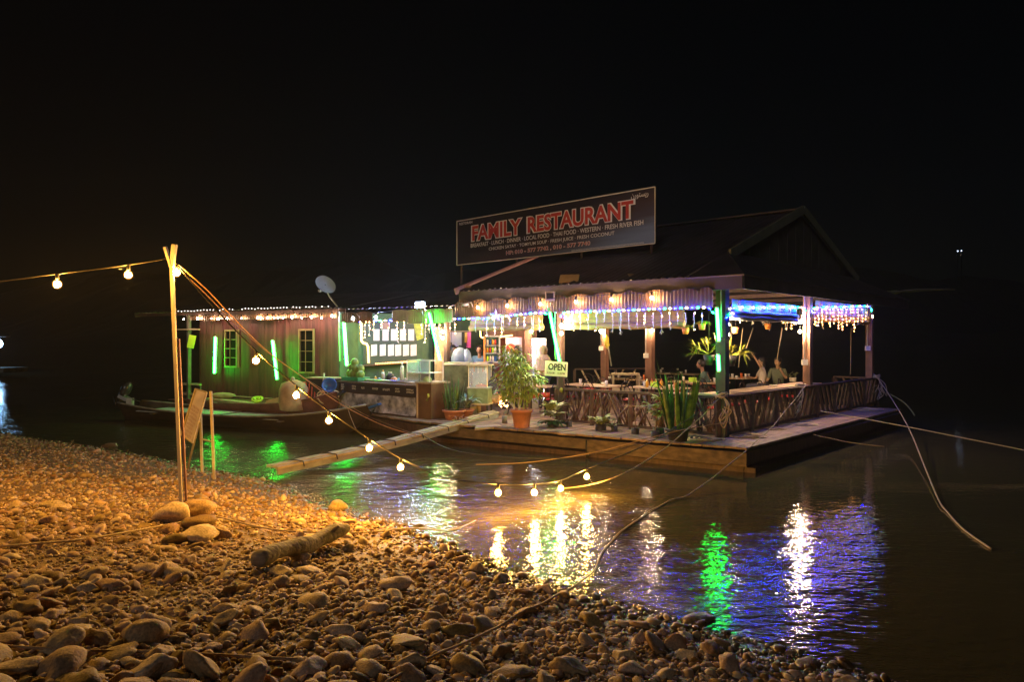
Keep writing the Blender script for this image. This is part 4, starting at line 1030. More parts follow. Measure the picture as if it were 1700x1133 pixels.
card('yellow-green menu card lying tilted on the sauce bottle table', 1086, 638.5, 16.6, .17, .13, .15, M['card']); card('upright yellow-green menu card left of the corner post', 1150, 631, 18.2, .21, .13, 0, M['card'])
for i, (px, py, d, h) in enumerate(((1209, 620, 20.4, .15), (1216, 620, 20.6, .14), (1223, 622, 20.3, .10), (1231, 620, 20.8, .15), (1238, 620, 20.5, .15), (1243, 621, 20.9, .13))):
    p = at(px, py, d); p.z = 1.17
    lathe_thing('drinking_glass', '%s glass on the round table of the two guests' % ('leftmost', 'second from left', 'short third', 'orange juice', 'tall fifth', 'rightmost')[i], 'glass', p, [('glass', [(.03, 0), (.042, h)], M['drink'] if i == 3 else M['cup'])])
for (px, py, d, l, zt) in ((1226, 641, 15.6, 'white tumbler near the left end of the counter board', RZ+.01), (1352, 632, 17.6, 'beige mug on the counter board next to the knotted rope', RZ+.01), (1292, 633, 16.9, 'flat white dish on the counter board behind the guests', RZ+.01)):
    p = P(-.35, 0 if px == 1226 else 0); b = {1226: .7, 1352: 5.1, 1292: 3.2}[px]; p = P(-.35, b, zt)
    lathe_thing('tumbler' if px == 1226 else 'mug' if px == 1352 else 'dish', l, 'tableware', p, [('cup', [(.035, 0), (.045, .13 if px != 1292 else .04)] if px != 1292 else [(.05, 0), (.10, .04)], M['tissue'])])
for i, (px, py) in enumerate(((1012, 634), (1060, 627), (1125, 618), (1100, 617))):
    p = tpt(px, py+1)+V(0, 0, 0)
    lathe_thing('tissue_holder', 'small tissue and spice holder on the ' + ('left long table', 'table behind the oar post', 'right part of the farthest table', 'left part of the farthest table')[i], 'holder', p, [('holder', [(.05, 0), (.06, .09)], M['chairm']), ('tissue', [(.03, .09), (.045, .15)], M['tissue'])])
p = tpt(888, 639); t = thing('white_tray', 'white takeaway tray on the small table beside the potted tree', 'tray', p); MB().box(p+UP*.05, (.42, .3, .10), rz=.3).build('tray', M['white'], t); MB().box(p+V(.0, 0, .115), (.3, .2, .03), rz=.3).build('lid', M['tissue'], t)
for i, (dx, dy) in enumerate(((-.1, -.62), (.18, -.5))):
    p = tabs[7].location+V(dx, dy, .48); t = lathe_thing('red_basket', 'red plastic basket on the %s seat below the small table' % ('left', 'right')[i], 'basket', p, [('basket', [(.09, 0), (.13, .12)], M['plastic_red'])])
# yellow oar hanging on the post and pale chair
t = thing('hanging_oar', 'yellow-tipped oar hanging slantwise on the brown post', 'oar', at(1010, 575, 19.5)); 
MB().tube([at(1007, 560, 19.5), at(1015, 608, 19.4)], .02, 6).build('shaft', M['wood_grey'], t); MB().tube([at(1006, 556, 19.5), at(1007, 562, 19.5), at(1008, 573, 19.5), at(1009, 580, 19.5)], [.03, .06, .07, .02], 8).build('blade', mat('yellow_wrap', (.7, .6, .05), .5, .3, 14), t)
t = thing('pale_high_table', 'small pale high table with slatted back beside the oar post', 'table', V(3.1, 19.0, ZD))
MB().box((3.15, 19.0, 1.38), (.75, .45, .05), rz=-.2).build('table_top', M['wood_pale'], t)
for (x, y) in ((2.8, 18.9), (3.5, 18.75), (2.85, 19.2), (3.5, 19.1)): MB().bar((x, y, ZD), (x, y, 1.36), .05, up=V(0, 1, 0)).build('leg', M['wood_pale'], t)
MB().bar((2.82, 18.9, .95), (3.48, 18.76, .95), .03, .12).build('cross_rail', M['wood_pale'], t)
# ------------------------------------------------------------------ open sign
q = at(923.5, 613, 15.35); t = thing('open_sign', 'cream OPEN sign board on a dark post at the left end of the front railing', 'sign', (q.x, q.y, ZD))
Ms = Matrix.Rotation(R(3), 3, 'Y') @ Matrix.Rotation(R(-14), 3, 'Z'); sex = Ms @ V(1, 0, 0); sey = Ms @ UP; sen = (sex.cross(sey)); sen = sen if sen.y < 0 else -sen
bw, bh = .50, .33
MB().slab([q-sex*bw/2-sey*bh/2, q+sex*bw/2-sey*bh/2, q+sex*bw/2+sey*bh/2, q-sex*bw/2+sey*bh/2], .02).build('board', mat('cream_board', (.62, .55, .36), .5, .12, 5), t)
fr = (q+sen*.004, sex, sey, sen)
text('OPEN', fr, .015, .045, .40, .155, M['black'], t, off=.035, lift=.006); text('8.00AM - 12.00PM', fr, .0, -.095, .40, .05, mat('ink_brown', (.13, .06, .03), .6, .1, 4), t, off=.02, lift=.006)
for sx in (-1, 1):
    MB().bar(q+sex*(sx*bw/2)-sey*bh/2+sen*.01, q+sex*(sx*bw/2)+sey*bh/2+sen*.01, .015).build('frame_bar', mat('sign_rim', (.75, .70, .5), .5, .1, 5), t)
MB().bar(V(q.x+.1, q.y+.06, ZD), V(q.x+.1, q.y+.06, q.z-.05), .11, .11, up=V(0, 1, 0)).build('post', M['wood_dark'], t)
MB().ball((q.x+.11, q.y-.02, 1.2), .05, 8, (.8, .6, 1.2)).build('tied_knot', M['leaf_yellow'], t)

# ------------------------------------------------------------------ kitchen counter at the water side
CA, CB = V(-4.62, 18.2, 0), V(-2.28, 16.3, 0); cd = (CB-CA).normalized(); cn = Vector((cd.y, -cd.x, 0)); CL = (CB-CA).length
def Cc(s_, o=0, z=0): return CA+cd*(s_*CL)+cn*o+UP*z
ctr = thing('kitchen_counter', 'waterside kitchen counter wrapped in grey printed vinyl below a dark label strip', 'counter', Cc(.5, -.3, ZD))
def vinyl():
    return mat('grey_vinyl_print', (.20, .21, .26), .32, .75, 5.5, .35, col2=(.60, .60, .64), dist=.02)
M['vinyl'] = vinyl()
mb = MB(); n = 36; vs = []
for i in range(n+1):
    for j in range(6):
        f = i/n; z = .50+.44*j/5; vs.append(Cc(f, .02+.03*noise.noise((f*7, z*4, 2))+(.03 if j == 0 else 0), z+.02*noise.noise((f*5, 0, 0))*(j in (0, 5))))
mb.add(vs, [(i*6+j, (i+1)*6+j, (i+1)*6+j+1, i*6+j+1) for i in range(n) for j in range(5)], smooth=True); mb.build('vinyl_wrap', M['vinyl'], ctr)
MB().slab([Cc(0, 0, .96), Cc(1, 0, .96), Cc(1, 0, 1.2), Cc(0, 0, 1.2)], .03).build('label_strip', mat('dark_strip', (.035, .025, .035), .35, .2, 4), ctr)
MB().slab([Cc(0, .04, 1.235), Cc(1, .04, 1.235), Cc(1, -.6, 1.235), Cc(0, -.6, 1.235)], .035).build('counter_top', M['wood_dark'], ctr)
MB().slab([Cc(0, -.02, ZD), Cc(1, -.02, ZD), Cc(1, -.02, 1.2), Cc(0, -.02, 1.2)], .03).build('front_panel', M['wood_dark'], ctr)
for (f, w_, rows) in ((.06, .12, 3), (.22, .18, 2), (.34, .14, 1), (.50, .22, 1), (.64, .26, 1), (.78, .18, 2), (.93, .26, 2)):
    c = Cc(f, .004, 1.09); fr = (c, cd, UP, cn)
    scribble(fr, 0, 0, w_, .045*rows+.03, rows, M['paper'], ctr, int(f*100))
MB().tube([Cc(.36, -.02, 1.30), Cc(1.0, -.02, 1.30)], .035, 10).build('rolled_sheet', M['steel'], ctr)
ce = thing('end_cabinet', 'brown wooden cabinet closing the right end of the kitchen counter', 'cabinet', Cc(1.0, -.3, ZD))
MB().box(Cc(1, 0, 0)+cd*.26+cn*-.28+UP*(.86), (.48, .56, .86), rz=math.atan2(cd.y, cd.x)).build('body', mat('brown_cabinet', (.13, .07, .03), .6, .3, 3, .1), ce)
MB().box(Cc(1, 0, 0)+cd*.26+cn*-.28+UP*1.31, (.56, .64, .04), rz=math.atan2(cd.y, cd.x)).build('top_board', M['wood_pale'], ce)
MB().bar(Cc(1, .01, .45)+cd*.04, Cc(1, .01, 1.28)+cd*.04, .04).build('corner_batten', M['wood_pale'], ce)
MB().tube([Cc(1, .02, 1.05)+cd*.42, Cc(1, .05, 1.0)+cd*.46, Cc(1, .05, .9)+cd*.40], .03, 6).build('hanging_glove', M['leaf_yellow'], ce)
# glass display case
gc = thing('display_case', 'clear glass display case with white frame on the kitchen counter', 'display case', Cc(.95, -.3, 1.25))
def Cg(x, y, z): return Cc(1, 0, 0)+cd*(x-.42)+cn*(-.08-y)+UP*(1.25+z)
GX, GY, GZ = .78, .45, .58
for (a_, b_) in [((x, y, 0), (x, y, GZ)) for x in (0, GX) for y in (0, GY)]+[((0, y, z), (GX, y, z)) for y in (0, GY) for z in (0, .28, GZ)]+[((x, 0, z), (x, GY, z)) for x in (0, GX) for z in (0, GZ)]:
    MB().bar(Cg(*a_), Cg(*b_), .022).build('frame_bar', M['white'], gc)
MB().slab([Cg(.01, .01, .01), Cg(.37, .01, .01), Cg(.37, .01, GZ), Cg(.01, .01, GZ)], .006).build('glass_pane', M['glass'], gc)
MB().slab([Cg(0, GY, .01), Cg(0, 0.01, .01), Cg(0, .01, GZ), Cg(0, GY, GZ)], .006).build('glass_pane', M['glass'], gc)
MB().slab([Cg(.02, .02, .29), Cg(GX, .02, .29), Cg(GX, GY, .29), Cg(.02, GY, .29)], .01).build('shelf', M['steel'], gc)
MB().slab([Cg(.02, GY-.02, .0), Cg(.36, GY-.02, .0), Cg(.36, GY-.02, GZ), Cg(.02, GY-.02, GZ)], .01).build('back_panel', M['tin_grey'], gc)
t = lathe_thing('cabbage', 'pale green cabbage inside the glass display case', 'cabbage', Cg(.5, .2, .02), [('cabbage', [(.04, 0), (.11, .06), (.11, .12), (.04, .18)], mat('cabbage', (.45, .6, .3), .5, .2, 12))])
# coconuts
cb = Cc(.13, -.25, 1.26); t = thing('green_tray', 'green plastic tray under the pile of coconuts', 'tray', cb); MB().box(cb+UP*.04, (.7, .4, .09), rz=math.atan2(cd.y, cd.x)).build('tray', mat('green_plastic', (.03, .25, .12), .4, .1, 5), t)
M['coco'] = mat('green_coconut', (.16, .26, .05), .45, .3, 5, .2)
for i, (dx, dz) in enumerate(((-.24, .17), (-.05, .17), (.14, .17), (.28, .16), (-.14, .33), (.05, .34), (.21, .31), (.03, .47))):
    q = cb+cd*dx+cn*(.05*(i % 2))+UP*dz; o = MB(); o.ball(q, .105, 12, (1, .95, 1.12)); 
    tag(o.build('coconut', M['coco']), 'green coconut, %s of the pile on the counter' % ('lower left end', 'lower second from left', 'lower third from left', 'lower right end', 'middle row left', 'middle row centre', 'middle row right', 'topmost')[i], 'coconut', 'coconuts piled on the counter')
# bottles and clutter on the counter
cl = [('white_bottle', 'white pump bottle behind the middle of the counter', .46, .30, .045, M['white']), ('squeeze_bottle', 'small yellow squeeze bottle near the coconuts', .36, .14, .03, M['sauce']), ('blue_jug', 'small blue jug near the coconuts', .41, .10, .06, M['blue']),
      ('teal_cup', 'teal cup standing left of the display case', .66, .13, .045, mat('teal', (.2, .6, .6), .4, .1, 4)), ('tall_tumbler_stack', 'tall stack of clear tumblers left of the display case', .70, .50, .05, M['cup']), ('orange_pot', 'orange cooking pot on the counter left of the display case', .60, .14, .09, mat('orange_enamel', (.7, .3, .1), .3, .1, 4)),
      ('sauce_jar', 'squat sauce jar just left of the display case', .74, .13, .05, M['tissue']), ('black_kettle', 'black kettle on the counter behind the label strip', .55, .26, .11, M['black'])]
for (n_, l, f, h, r, m) in cl:
    p = Cc(f, -.35, 1.25); lathe_thing(n_, l, n_.split('_')[-1], p, [('body', [(r*.9, 0), (r, h*.6), (r*.7, h*.85)], m), ('cap', [(r*.45, h*.85), (r*.45, h)], M['white'] if m is not M['white'] else M['sauce'])])
# green food cart with glass
fa = at(797, 650, 16.6); ca = thing('food_cart', 'old green food cart with glass upper half on dark legs behind the gangplank end', 'food cart', (fa.x, fa.y, ZD))
M['cartg'] = mat('cart_green', (.17, .23, .10), .5, .4, 6, .15)
def Ca(x, y, z): return V(fa.x, fa.y, 0)+(Matrix.Rotation(R(-12), 3, 'Z') @ V(x, y, 0))+UP*z
cz = R(-12)
MB().box(Ca(0, 0, .98), (.50, .45, .36), rz=cz).build('lower_box', M['cartg'], ca)
MB().box(Ca(0, 0, 1.17), (.53, .48, .03), rz=cz).build('counter_top', M['tin_grey'], ca); MB().box(Ca(0, 0, .78), (.54, .48, .04), rz=cz).build('base_board', M['wood_pale'], ca)
for x in (-.23, .23):
    for y in (-.2, .2):
        MB().bar(Ca(x, y, ZD), Ca(x, y, .80), .05, up=V(0, 1, 0)).build('leg', M['black'], ca); MB().bar(Ca(x, y, 1.18), Ca(x, y, 1.70), .02, up=V(0, 1, 0)).build('corner_bar', M['steel'], ca)
MB().box(Ca(0, 0, 1.72), (.56, .5, .04), rz=cz).build('roof_board', M['wood_pale'], ca)
MB().box(Ca(0, -.215, 1.44), (.46, .008, .5), rz=cz).build('glass_pane', M['glass'], ca); MB().box(Ca(0, .19, 1.44), (.46, .01, .5), rz=cz).build('back_panel', mat('blue_grey_panel', (.3, .33, .42), .5, .2, 5), ca)
MB().ball(Ca(.03, .0, 1.2), .14, 10, (1.1, .7, .45)).build('red_heap', M['plastic_red'], ca)
for k, x in enumerate((-.15, -.05, .07, .15)): MB().bar(Ca(x, 0, 1.68), Ca(x, 0, 1.55-.03*(k % 2)), .035).build('hanging_tag', M['paper'] if k % 2 else M['plastic_red'], ca)
MB().slab([Ca(-.25, -.02, 1.74), Ca(-.95, .0, 1.74), Ca(-.95, .5, 1.74), Ca(-.25, .5, 1.74)], .03).build('side_shelf', M['wood_pale'], ca)
MB().slab([Ca(-.26, .05, .55), Ca(-.92, .07, .55), Ca(-.92, .07, 1.7), Ca(-.26, .05, 1.7)], .02).build('side_panel', mat('mossy_panel', (.16, .14, .08), .8, .5, 5), ca)
b_ = fl(786, 697)+V(-.1, .5, 0); t = thing('white_box', 'white box standing under the green food cart', 'box', b_); MB().box(b_+UP*.13, (.3, .22, .26)).build('box', M['white'], t); MB().box(b_+UP*.27, (.32, .24, .02)).build('lid', M['tin_grey'], t)
# serving table, cabinet, cupboard, coolers behind
def sbox(name, label, cat, px, py_base, d, w_, h_, dp, m, rz=0, z0=None):
    p = at(px, 566, d); z0 = ZD if z0 is None else z0
    t = thing(name, label, cat, (p.x, p.y, z0), 0); MB().box((p.x, p.y, z0+h_/2), (w_, dp, h_), rz=rz).build('body', m, t); return t, V(p.x, p.y, z0)
t, p = sbox('serving_table', 'brown serving table with a red edge in front of the kitchen window', 'table', 812, 0, 18.6, 1.25, .06, .5, M['wood_dark'], -.1, 1.27)
MB().box(p+V(0, -.26, .075), (1.25, .03, .04), rz=-.1).build('red_edge', M['plastic_red'], t)
for x in (-.55, .55): MB().bar(p+V(x, 0, -.85), p+V(x, 0, 0), .06, up=V(0, 1, 0)).build('leg', M['wood_dark'], t)
MB().slab([p+V(-.1, -.2, -.05), p+V(.62, -.2, -.05), p+V(.62, -.2, -.8), p+V(.35, -.2, -.8)], .03).build('front_panel', M['wood_post'], t)
t = thing('goods_cabinet', 'orange-framed glass goods cabinet on the serving table', 'cabinet', at(817, 580, 19.2))
c = at(817, 580, 19.2); Wc, Hc = .42, .72
for (x, z, w_, h_) in ((-Wc/2, 0, .05, Hc), (Wc/2, 0, .04, Hc), (0, Hc/2, Wc, .04), (0, -Hc/2, Wc, .04), (0, .1, Wc, .02), (0, -.12, Wc, .02)): MB().box(c+V(x, 0, z), (w_, .3, h_)).build('frame_bar', mat('orange_frame', (.55, .22, .05), .5, .1, 5) if w_ == .05 else M['tin_grey'], t)
MB().box(c+V(0, .16, 0), (Wc, .02, Hc)).build('back_panel', mat('teal_panel', (.12, .3, .32), .5, .4, 9), t)
cols = [M['card'], M['plastic_red'], M['sauce'], M['blue'], M['white'], M['tissue']]
for k in range(12): 
    q = c+V(-.15+.075*(k % 4)+.02, -.05, (-.34, -.10, .12)[k//4]); MB().lathe(q, [(.028, 0), (.03, .11), (.015, .15)], 8).build('jar', cols[k*5 % 6], t)
t, p = sbox('cupboard', 'dark red wooden cupboard between goods cabinet and drinks cooler', 'cupboard', 839, 0, 19.6, .45, 1.95, .45, mat('red_cupboard', (.28, .04, .03), .45, .2, 4))
MB().box(p+V(0, -.235, 1.0), (.4, .02, 1.8)).build('door', mat('red_cupboard_door', (.35, .06, .04), .4, .2, 4), t); MB().box(p+V(.14, -.255, 1.1), (.02, .02, .12)).build('handle', M['steel'], t)
def cooler(label, px, d, w_, h_, glow):
    p = at(px, 566, d); t = thing('drinks_cooler', label, 'cooler', (p.x, p.y, ZD)); c = V(p.x, p.y, ZD)
    MB().box(c+V(0, .3, h_/2), (w_, .02, h_)).build('back_panel', M['white'], t)
    for s_ in (-1, 1): MB().box(c+V(s_*w_/2, 0, h_/2), (.04, .6, h_)).build('side_panel', M['white'], t)
    MB().box(c+V(0, 0, h_-.1), (w_, .62, .2)).build('header', emit('cooler_header', (1, .12, .16) if not glow else (1, .85, .95), 1.2, True), t)
    MB().box(c+V(0, -.0, .12), (w_, .6, .24)).build('base', M['white'], t)
    for k in range(4):
        z = .42+k*.36; MB().box(c+V(0, 0, z), (w_-.05, .5, .015)).build('shelf', M['steel'], t)
        for j in range(5):
            MB().lathe(c+V(-w_/2+.09+j*(w_-.18)/4, -.15, z+.01), [(.03, 0), (.032, .15), (.013, .21), (.013, .24)], 8).build('bottle', cols[(j+k*2) % 6], t)
    for s_ in (-1, 1): MB().tube([c+V(s_*(w_/2-.045), -.24, .3), c+V(s_*(w_/2-.045), -.24, h_-.25)], .014, 6).build('light_tube', E['whitetube'], t)
    MB().box(c+V(0, -.31, h_/2), (w_-.02, .006, h_-.4)).build('glass_door', M['glass'], t); return t, c
t, c = cooler('tall drinks cooler with red header and round emblem beside the red cupboard', 853, 19.3, .42, 1.98, False)
MB().lathe(c+V(-.06, 0, 0), [(.0, 0)], 3) ; mb = MB(); cc = c+V(-.08, -.33, 1.68); mb.add([cc+V(.13*math.cos(k*math.pi/10), 0, .13*math.sin(k*math.pi/10)) for k in range(20)]+[cc+V(.13*math.cos(k*math.pi/10), .02, .13*math.sin(k*math.pi/10)) for k in range(20)], [tuple(range(20))]+[(k, (k+1) % 20, 20+(k+1) % 20, 20+k) for k in range(20)]); mb.build('round_emblem', M['plastic_red'], t)
cooler('brightly lit glass drinks cooler with white edge lights left of the open sign', 890, 19.0, .5, 1.95, True)
t = thing('corner_rack', 'wooden rack of hanging cloths and bags above the kitchen worker', 'rack', at(762, 560, 19.9))
MB().bar(at(746, 551, 19.9), at(782, 550, 19.9), .03).build('rail', M['wood_pale'], t)
for k, (px, w_, h_, m) in enumerate(((749, .14, .3, M['tin_grey']), (756, .2, .42, M['white']), (763, .18, .38, M['white']), (770, .13, .55, M['black']), (775, .14, .30, M['sauce']), (778, .1, .45, mat('pink_cloth', (.7, .1, .4), .6, .1, 4)))):
    q = at(px, 552, 19.85); MB().box(q-UP*h_/2, (w_, .05+.01*k, h_), rz=.1*k).build('hanging_cloth', m, t)
M['bluecloth'] = mat('pale_blue_cloth', (.22, .28, .36), .7, .3, 5, .3)
t = thing('teal_sack', 'blue-grey sack heaped on the serving counter below the hanging cloths', 'sack', at(765, 595, 18.8)); q = at(764, 598, 18.8); MB().ball(q, .27, 12, (.95, .6, 1.3)).build('sack', mat('bluegrey_cloth', (.09, .13, .19), .7, .3, 4, .3), t); MB().ball(q+V(.18, -.05, .05), .17, 10, (.8, .6, 1.5)).build('sack_fold', M['bluecloth'], t)
t = thing('prep_counter', 'long pale prep counter of the kitchen right of the display case', 'counter', at(770, 605, 17.6)); MB().slab([at(737, 606, 17.3), at(812, 604, 17.6), at(812, 601, 18.3), at(737, 603, 18.0)], .05).build('counter_top', M['wood_pale'], t)
MB().slab([V(-1.72, 17.35, ZD), V(-.62, 17.65, ZD), V(-.62, 17.65, 1.66), V(-1.72, 17.35, 1.66)], .03).build('front_panel', M['wood_post'], t)
# dark box, hose, red sheets, sacks at the edge of the wing
bp = at(537, 655, 18.35); t = thing('dark_crate', 'dark crate left of the kitchen counter with a tangled hose in front', 'crate', (bp.x, bp.y, ZD)); MB().box((bp.x, bp.y+.2, .85), (.85, .5, .86), rz=-.3).build('crate', M['black'], t); MB().box((bp.x, bp.y+.2, 1.30), (.88, .54, .03), rz=-.3).build('top_board', M['wood_pale'], t)
hs = thing('tangled_hose', 'white tangled hose hung in coils on the dark crate', 'hose', at(540, 655, 18.0)); pts = []
for k in range(46): a_ = k*.55; pts.append(at(541+math.cos(a_)*(16+3*math.sin(k*.9))+k*.12, 657+math.sin(a_)*(7+2*math.sin(k*.7))-k*.22*.9+6, 18.0+.03*math.sin(k)))
MB().tube(spline(pts, 3), .016, 6).build('hose', mat('hose_white', (.6, .52, .42), .5, .1, 5), hs)
bl = at(547, 641, 18.0); t = thing('blue_basin', 'blue plastic basin tipped on its side on top of the dark crate', 'basin', bl); mb = MB(); Mx = Euler((R(75), 0, R(10))).to_matrix(); mb.lathe((0, 0, 0), [(.12, -.1), (.18, .02), (.2, .1), (.17, .1), (.11, -.06)], 16); mb.v = [tuple(bl+Mx @ Vector(v)) for v in mb.v]; mb.build('basin', M['blue'], t)
stk = MB().tube([at(536, 650, 18.2), at(538, 620, 18.3)], .028, 6).build('wooden_pestle', M['wood_pale']); tag(stk, 'upright pale stick standing in the dark crate below the right grilled window', 'stick')
rs = thing('red_sheet_stack', 'stack of leaning orange-red plastic sheets between sack and dark crate', 'sheets', at(515, 655, 18.4))
for k in range(5):
    a_, b2 = at(501+k*5.2, 672, 18.3), at(505+k*5.6, 672, 18.6); c2, d2 = at(508+k*5.6, 634+k*.8, 18.7), at(504+k*5.2, 635+k*.8, 18.4)
    MB().slab([a_, b2, c2, d2], .03).build('sheet', M['plastic_red'], rs)
sk = at(488, 655, 18.4); t = thing('brown_sack', 'tall tan sack behind the glowing string bulb at the bow side', 'sack', sk)
mb = MB(); mb.lathe((sk.x, sk.y, .45), [(.38, 0), (.42, .2), (.40, .55), (.30, .72), (.05, .80)], 14)
for i in range(len(mb.v)): v = Vector(mb.v[i]); mb.v[i] = tuple(v+Vector((1, .5, .4))*.06*noise.noise(v*3.5))
mb.build('sack', mat('sack_cloth', (.42, .27, .14), .8, .25, 6, .4), t); MB().ball((sk.x-.03, sk.y, 1.25), .07, 7, (1, 1, 1.4)).build('tied_neck', M['rope'], t)

# cups, plates and bowls left on the dining tables
nm2 = ['long table behind the left railing', 'table behind the yellow oar post', 'farthest back-row table', 'table with the sauce bottles', 'table with the upright menu card']
for i in range(5):
    T = tabs[i]; Mz = Matrix.Rotation(T.rotation_euler.z, 3, 'Z')
    for k, (x, y, n_, w_, prof, m) in enumerate(((-.52, .12, 'tumbler', 'left end', [(.03, 0), (.038, .12)], M['cup']), (-.12, -.22, 'plate', 'near edge', [(.06, 0), (.12, .018)], M['white']), (.22, .15, 'bowl', 'far side', [(.04, 0), (.085, .06)], M['tissue']), (.50, -.12, 'tumbler', 'right end', [(.03, 0), (.038, .13)], M['drink'] if i % 2 else M['cup']))):
        q = T.location+Mz @ V(x, y, 0); q.z = 1.171
        lathe_thing(n_, '%s at the %s of the %s' % (n_, w_, nm2[i]), n_, q, [('body', prof, m)], 'tableware left on the dining tables')
# ------------------------------------------------------------------ forked pole, ropes, sign
po = thing('forked_pole', 'tall timber pole with a forked top standing in the stones, holding the bulb string', 'pole', POLE)
pb = V(POLE.x, POLE.y, POLE.z-.2); pt_ = at(285, 437, 7.75)
MB().bar(pb, pt_, .036, .034, up=V(0, 1, 0)).build('shaft', M['wood_pole'], po)
MB().bar(pb+V(.05, .02, 0), pb.lerp(pt_, .72)+V(.035, .02, 0), .022, .02, up=V(0, 1, 0)).build('side_batten', M['wood_post'], po)
MB().bar(pt_+V(0, -.002, -.05), at(274, 410, 7.7), .03, .05, up=V(0, 1, 0)).build('fork_arm', M['wood_pole'], po); MB().bar(pt_+V(0, .0, -.05), at(290, 406, 7.7), .045, .05, up=V(0, 1, 0)).build('fork_arm', M['wood_pole'], po)
def rope(name, label, pts, r, m, cat='rope', n=8, sag=0, wob=0):
    q = spline(pts, n)
    if wob: q = [p+Vector((noise.noise(p*1.7), noise.noise(p*1.7+V(9, 0, 0)), noise.noise(p*2.3+V(0, 9, 0))))*wob for p in q]
    o = MB().tube(q, r, 6).build(name, m); return tag(o, label, cat)
G = lambda x, y, dz=.02: gpx(x, y)+UP*dz
rope('shore_rope', 'long tan rope lying across the stones past the pole pile and into the water', [G(-60, 922, .05), G(60, 914, .05), G(170, 900, .05), G(290, 882, .07), G(345, 876, .12), G(420, 884, .06), G(500, 892, .05), G(600, 893, .05), G(690, 886, .05), fl(745, 881, .01), fl(790, 866, -.01), fl(830, 850, -.05), fl(890, 828, -.05), fl(935, 813, .01), at(1010, 797, 10.2), at(1090, 755, 11.2), at(1150, 705, 12.1), P(-.05, -.04, 1.2)], .010, M['rope'], wob=.015)
rope('mooring_rope', 'thick rope curving from the bottom edge through the water up to the knotted post', [G(640, 1150, .04), G(720, 1103, .05), G(800, 1068, .05), G(880, 1025, .05), G(950, 985, .05), fl(985, 950, .02), fl(1003, 915, .01), fl(1030, 885, .01), fl(1070, 856, .01), fl(1112, 832, .012), at(1146, 821, 10.1), at(1195, 785, 11.0), at(1240, 748, 11.75), at(1290, 700, 12.9), at(1338, 640, 15.0)], .009, M['rope'], wob=.015)
rope('mooring_rope', 'rope dropping steeply from the rightmost rail post down into the river', [P(.03, 9.4, 1.28), at(1480, 662, 18.0), at(1508, 710, 15.5), at(1535, 775, 11.9), at(1558, 830, 9.7), at(1572, 850, 9.13), at(1600, 880, 8.27), at(1645, 912, 7.5)], .012, M['rope'])
rope('mooring_rope', 'taut pale rope running off to the right edge of the picture', [at(1362, 683, 14.6), at(1500, 708, 13.6), at(1720, 752, 12.2)], .011, M['rope'])
rope('mooring_rope', 'thin rope slanting from the raft edge into the water below the coiled rope', [at(1350, 722, 13.6), at(1410, 735, 13.3), at(1468, 742, 13.1)], .010, M['rope2'])
rope('shore_rope', 'dark rope half buried in the stones along the bottom of the picture', [G(-40, 1083, .03), G(150, 1092, .04), G(300, 1096, .03), G(420, 1104, .04), G(560, 1108, .03), G(700, 1112, .03)], .009, M['rope2'], wob=.01)
rope('thin_line', 'thin pale cord from the middle of the raft front to the water by the bulbs', [at(1215, 700, 12.6), at(1130, 715, 12.0), at(1040, 738, 11.6), at(985, 752, 11.5), at(880, 768, 11.4), at(790, 772, 11.6)], .008, M['rope2'])
rope('thin_line', 'second thin cord looping low over the water under the raft edge', [P(0, -.05, 1.0), at(1150, 712, 12.1), at(1080, 732, 11.8), at(1000, 752, 11.4), at(900, 762, 11.2), at(760, 750, 12.2), at(700, 722, 13.4)], .007, M['cable'])
c1 = [at(287, 432, 7.75), at(340, 478, 8.2), at(380, 520, 8.8), at(440, 580, 9.8), at(500, 625, 10.8), at(560, 668, 12.0), at(610, 695, 12.9), at(650, 712, 13.4), at(700, 726, 13.6)]
rope('orange_rope', 'thick orange rope running down from the forked pole to the gangplank', c1, .0065, M['orange_rope'])
rope('orange_rope', 'second thinner orange rope beside the first, ending at the blue boat bow', [at(287, 438, 7.8), at(335, 482, 8.4), at(380, 527, 9.5), at(450, 590, 11.5), at(540, 650, 14.5), at(606, 689, 16.2), at(650, 707, 15.2), at(690, 722, 14.0)], .0045, M['orange_rope'])
rope('thin_line', 'thin dark cord hanging from the boat bow into the water', [at(575, 672, 16.6), at(583, 695, 16.2), at(592, 716, 15.8)], .007, M['rope2'])
# choppy wake where the rope drags in the current
wk = [fl(985, 950, 0), fl(1003, 915, 0), fl(1030, 885, 0), fl(1070, 856, 0), fl(1112, 832, 0), fl(1140, 824, 0)]; wp = spline(wk, 22); nw = 26; wv = []; wf = []
for i, p in enumerate(wp):
    d_ = (wp[min(i+1, len(wp)-1)]-wp[max(0, i-1)]).normalized(); nl = Vector((-d_.y, d_.x, 0)); u = i/(len(wp)-1); wd = .15+.75*math.sin(math.pi*min(1, .12+u*.85))
    for j in range(nw+1):
        v = j/nw; q = p+nl*(v*wd-.03); e_ = math.sin(math.pi*min(1, max(0, u)))**.4*math.sin(math.pi*v)**.5
        hgt = .010*noise.noise(q*9)+.008*noise.noise(Vector((q.x*22, q.y*22, 2)))+.004*noise.noise(Vector((q.x*45, q.y*45, 5)))
        wv.append((q.x, q.y, -.006+.010*e_+hgt*e_))
for i in range(len(wp)-1):
    for j in range(nw): wf.append((i*(nw+1)+j, (i+1)*(nw+1)+j, (i+1)*(nw+1)+j+1, i*(nw+1)+j+1))
mb = MB(); mb.add(wv, [q[::-1] for q in wf], smooth=True); mb.build('wake_ripples', M['water'], water, kind='stuff')
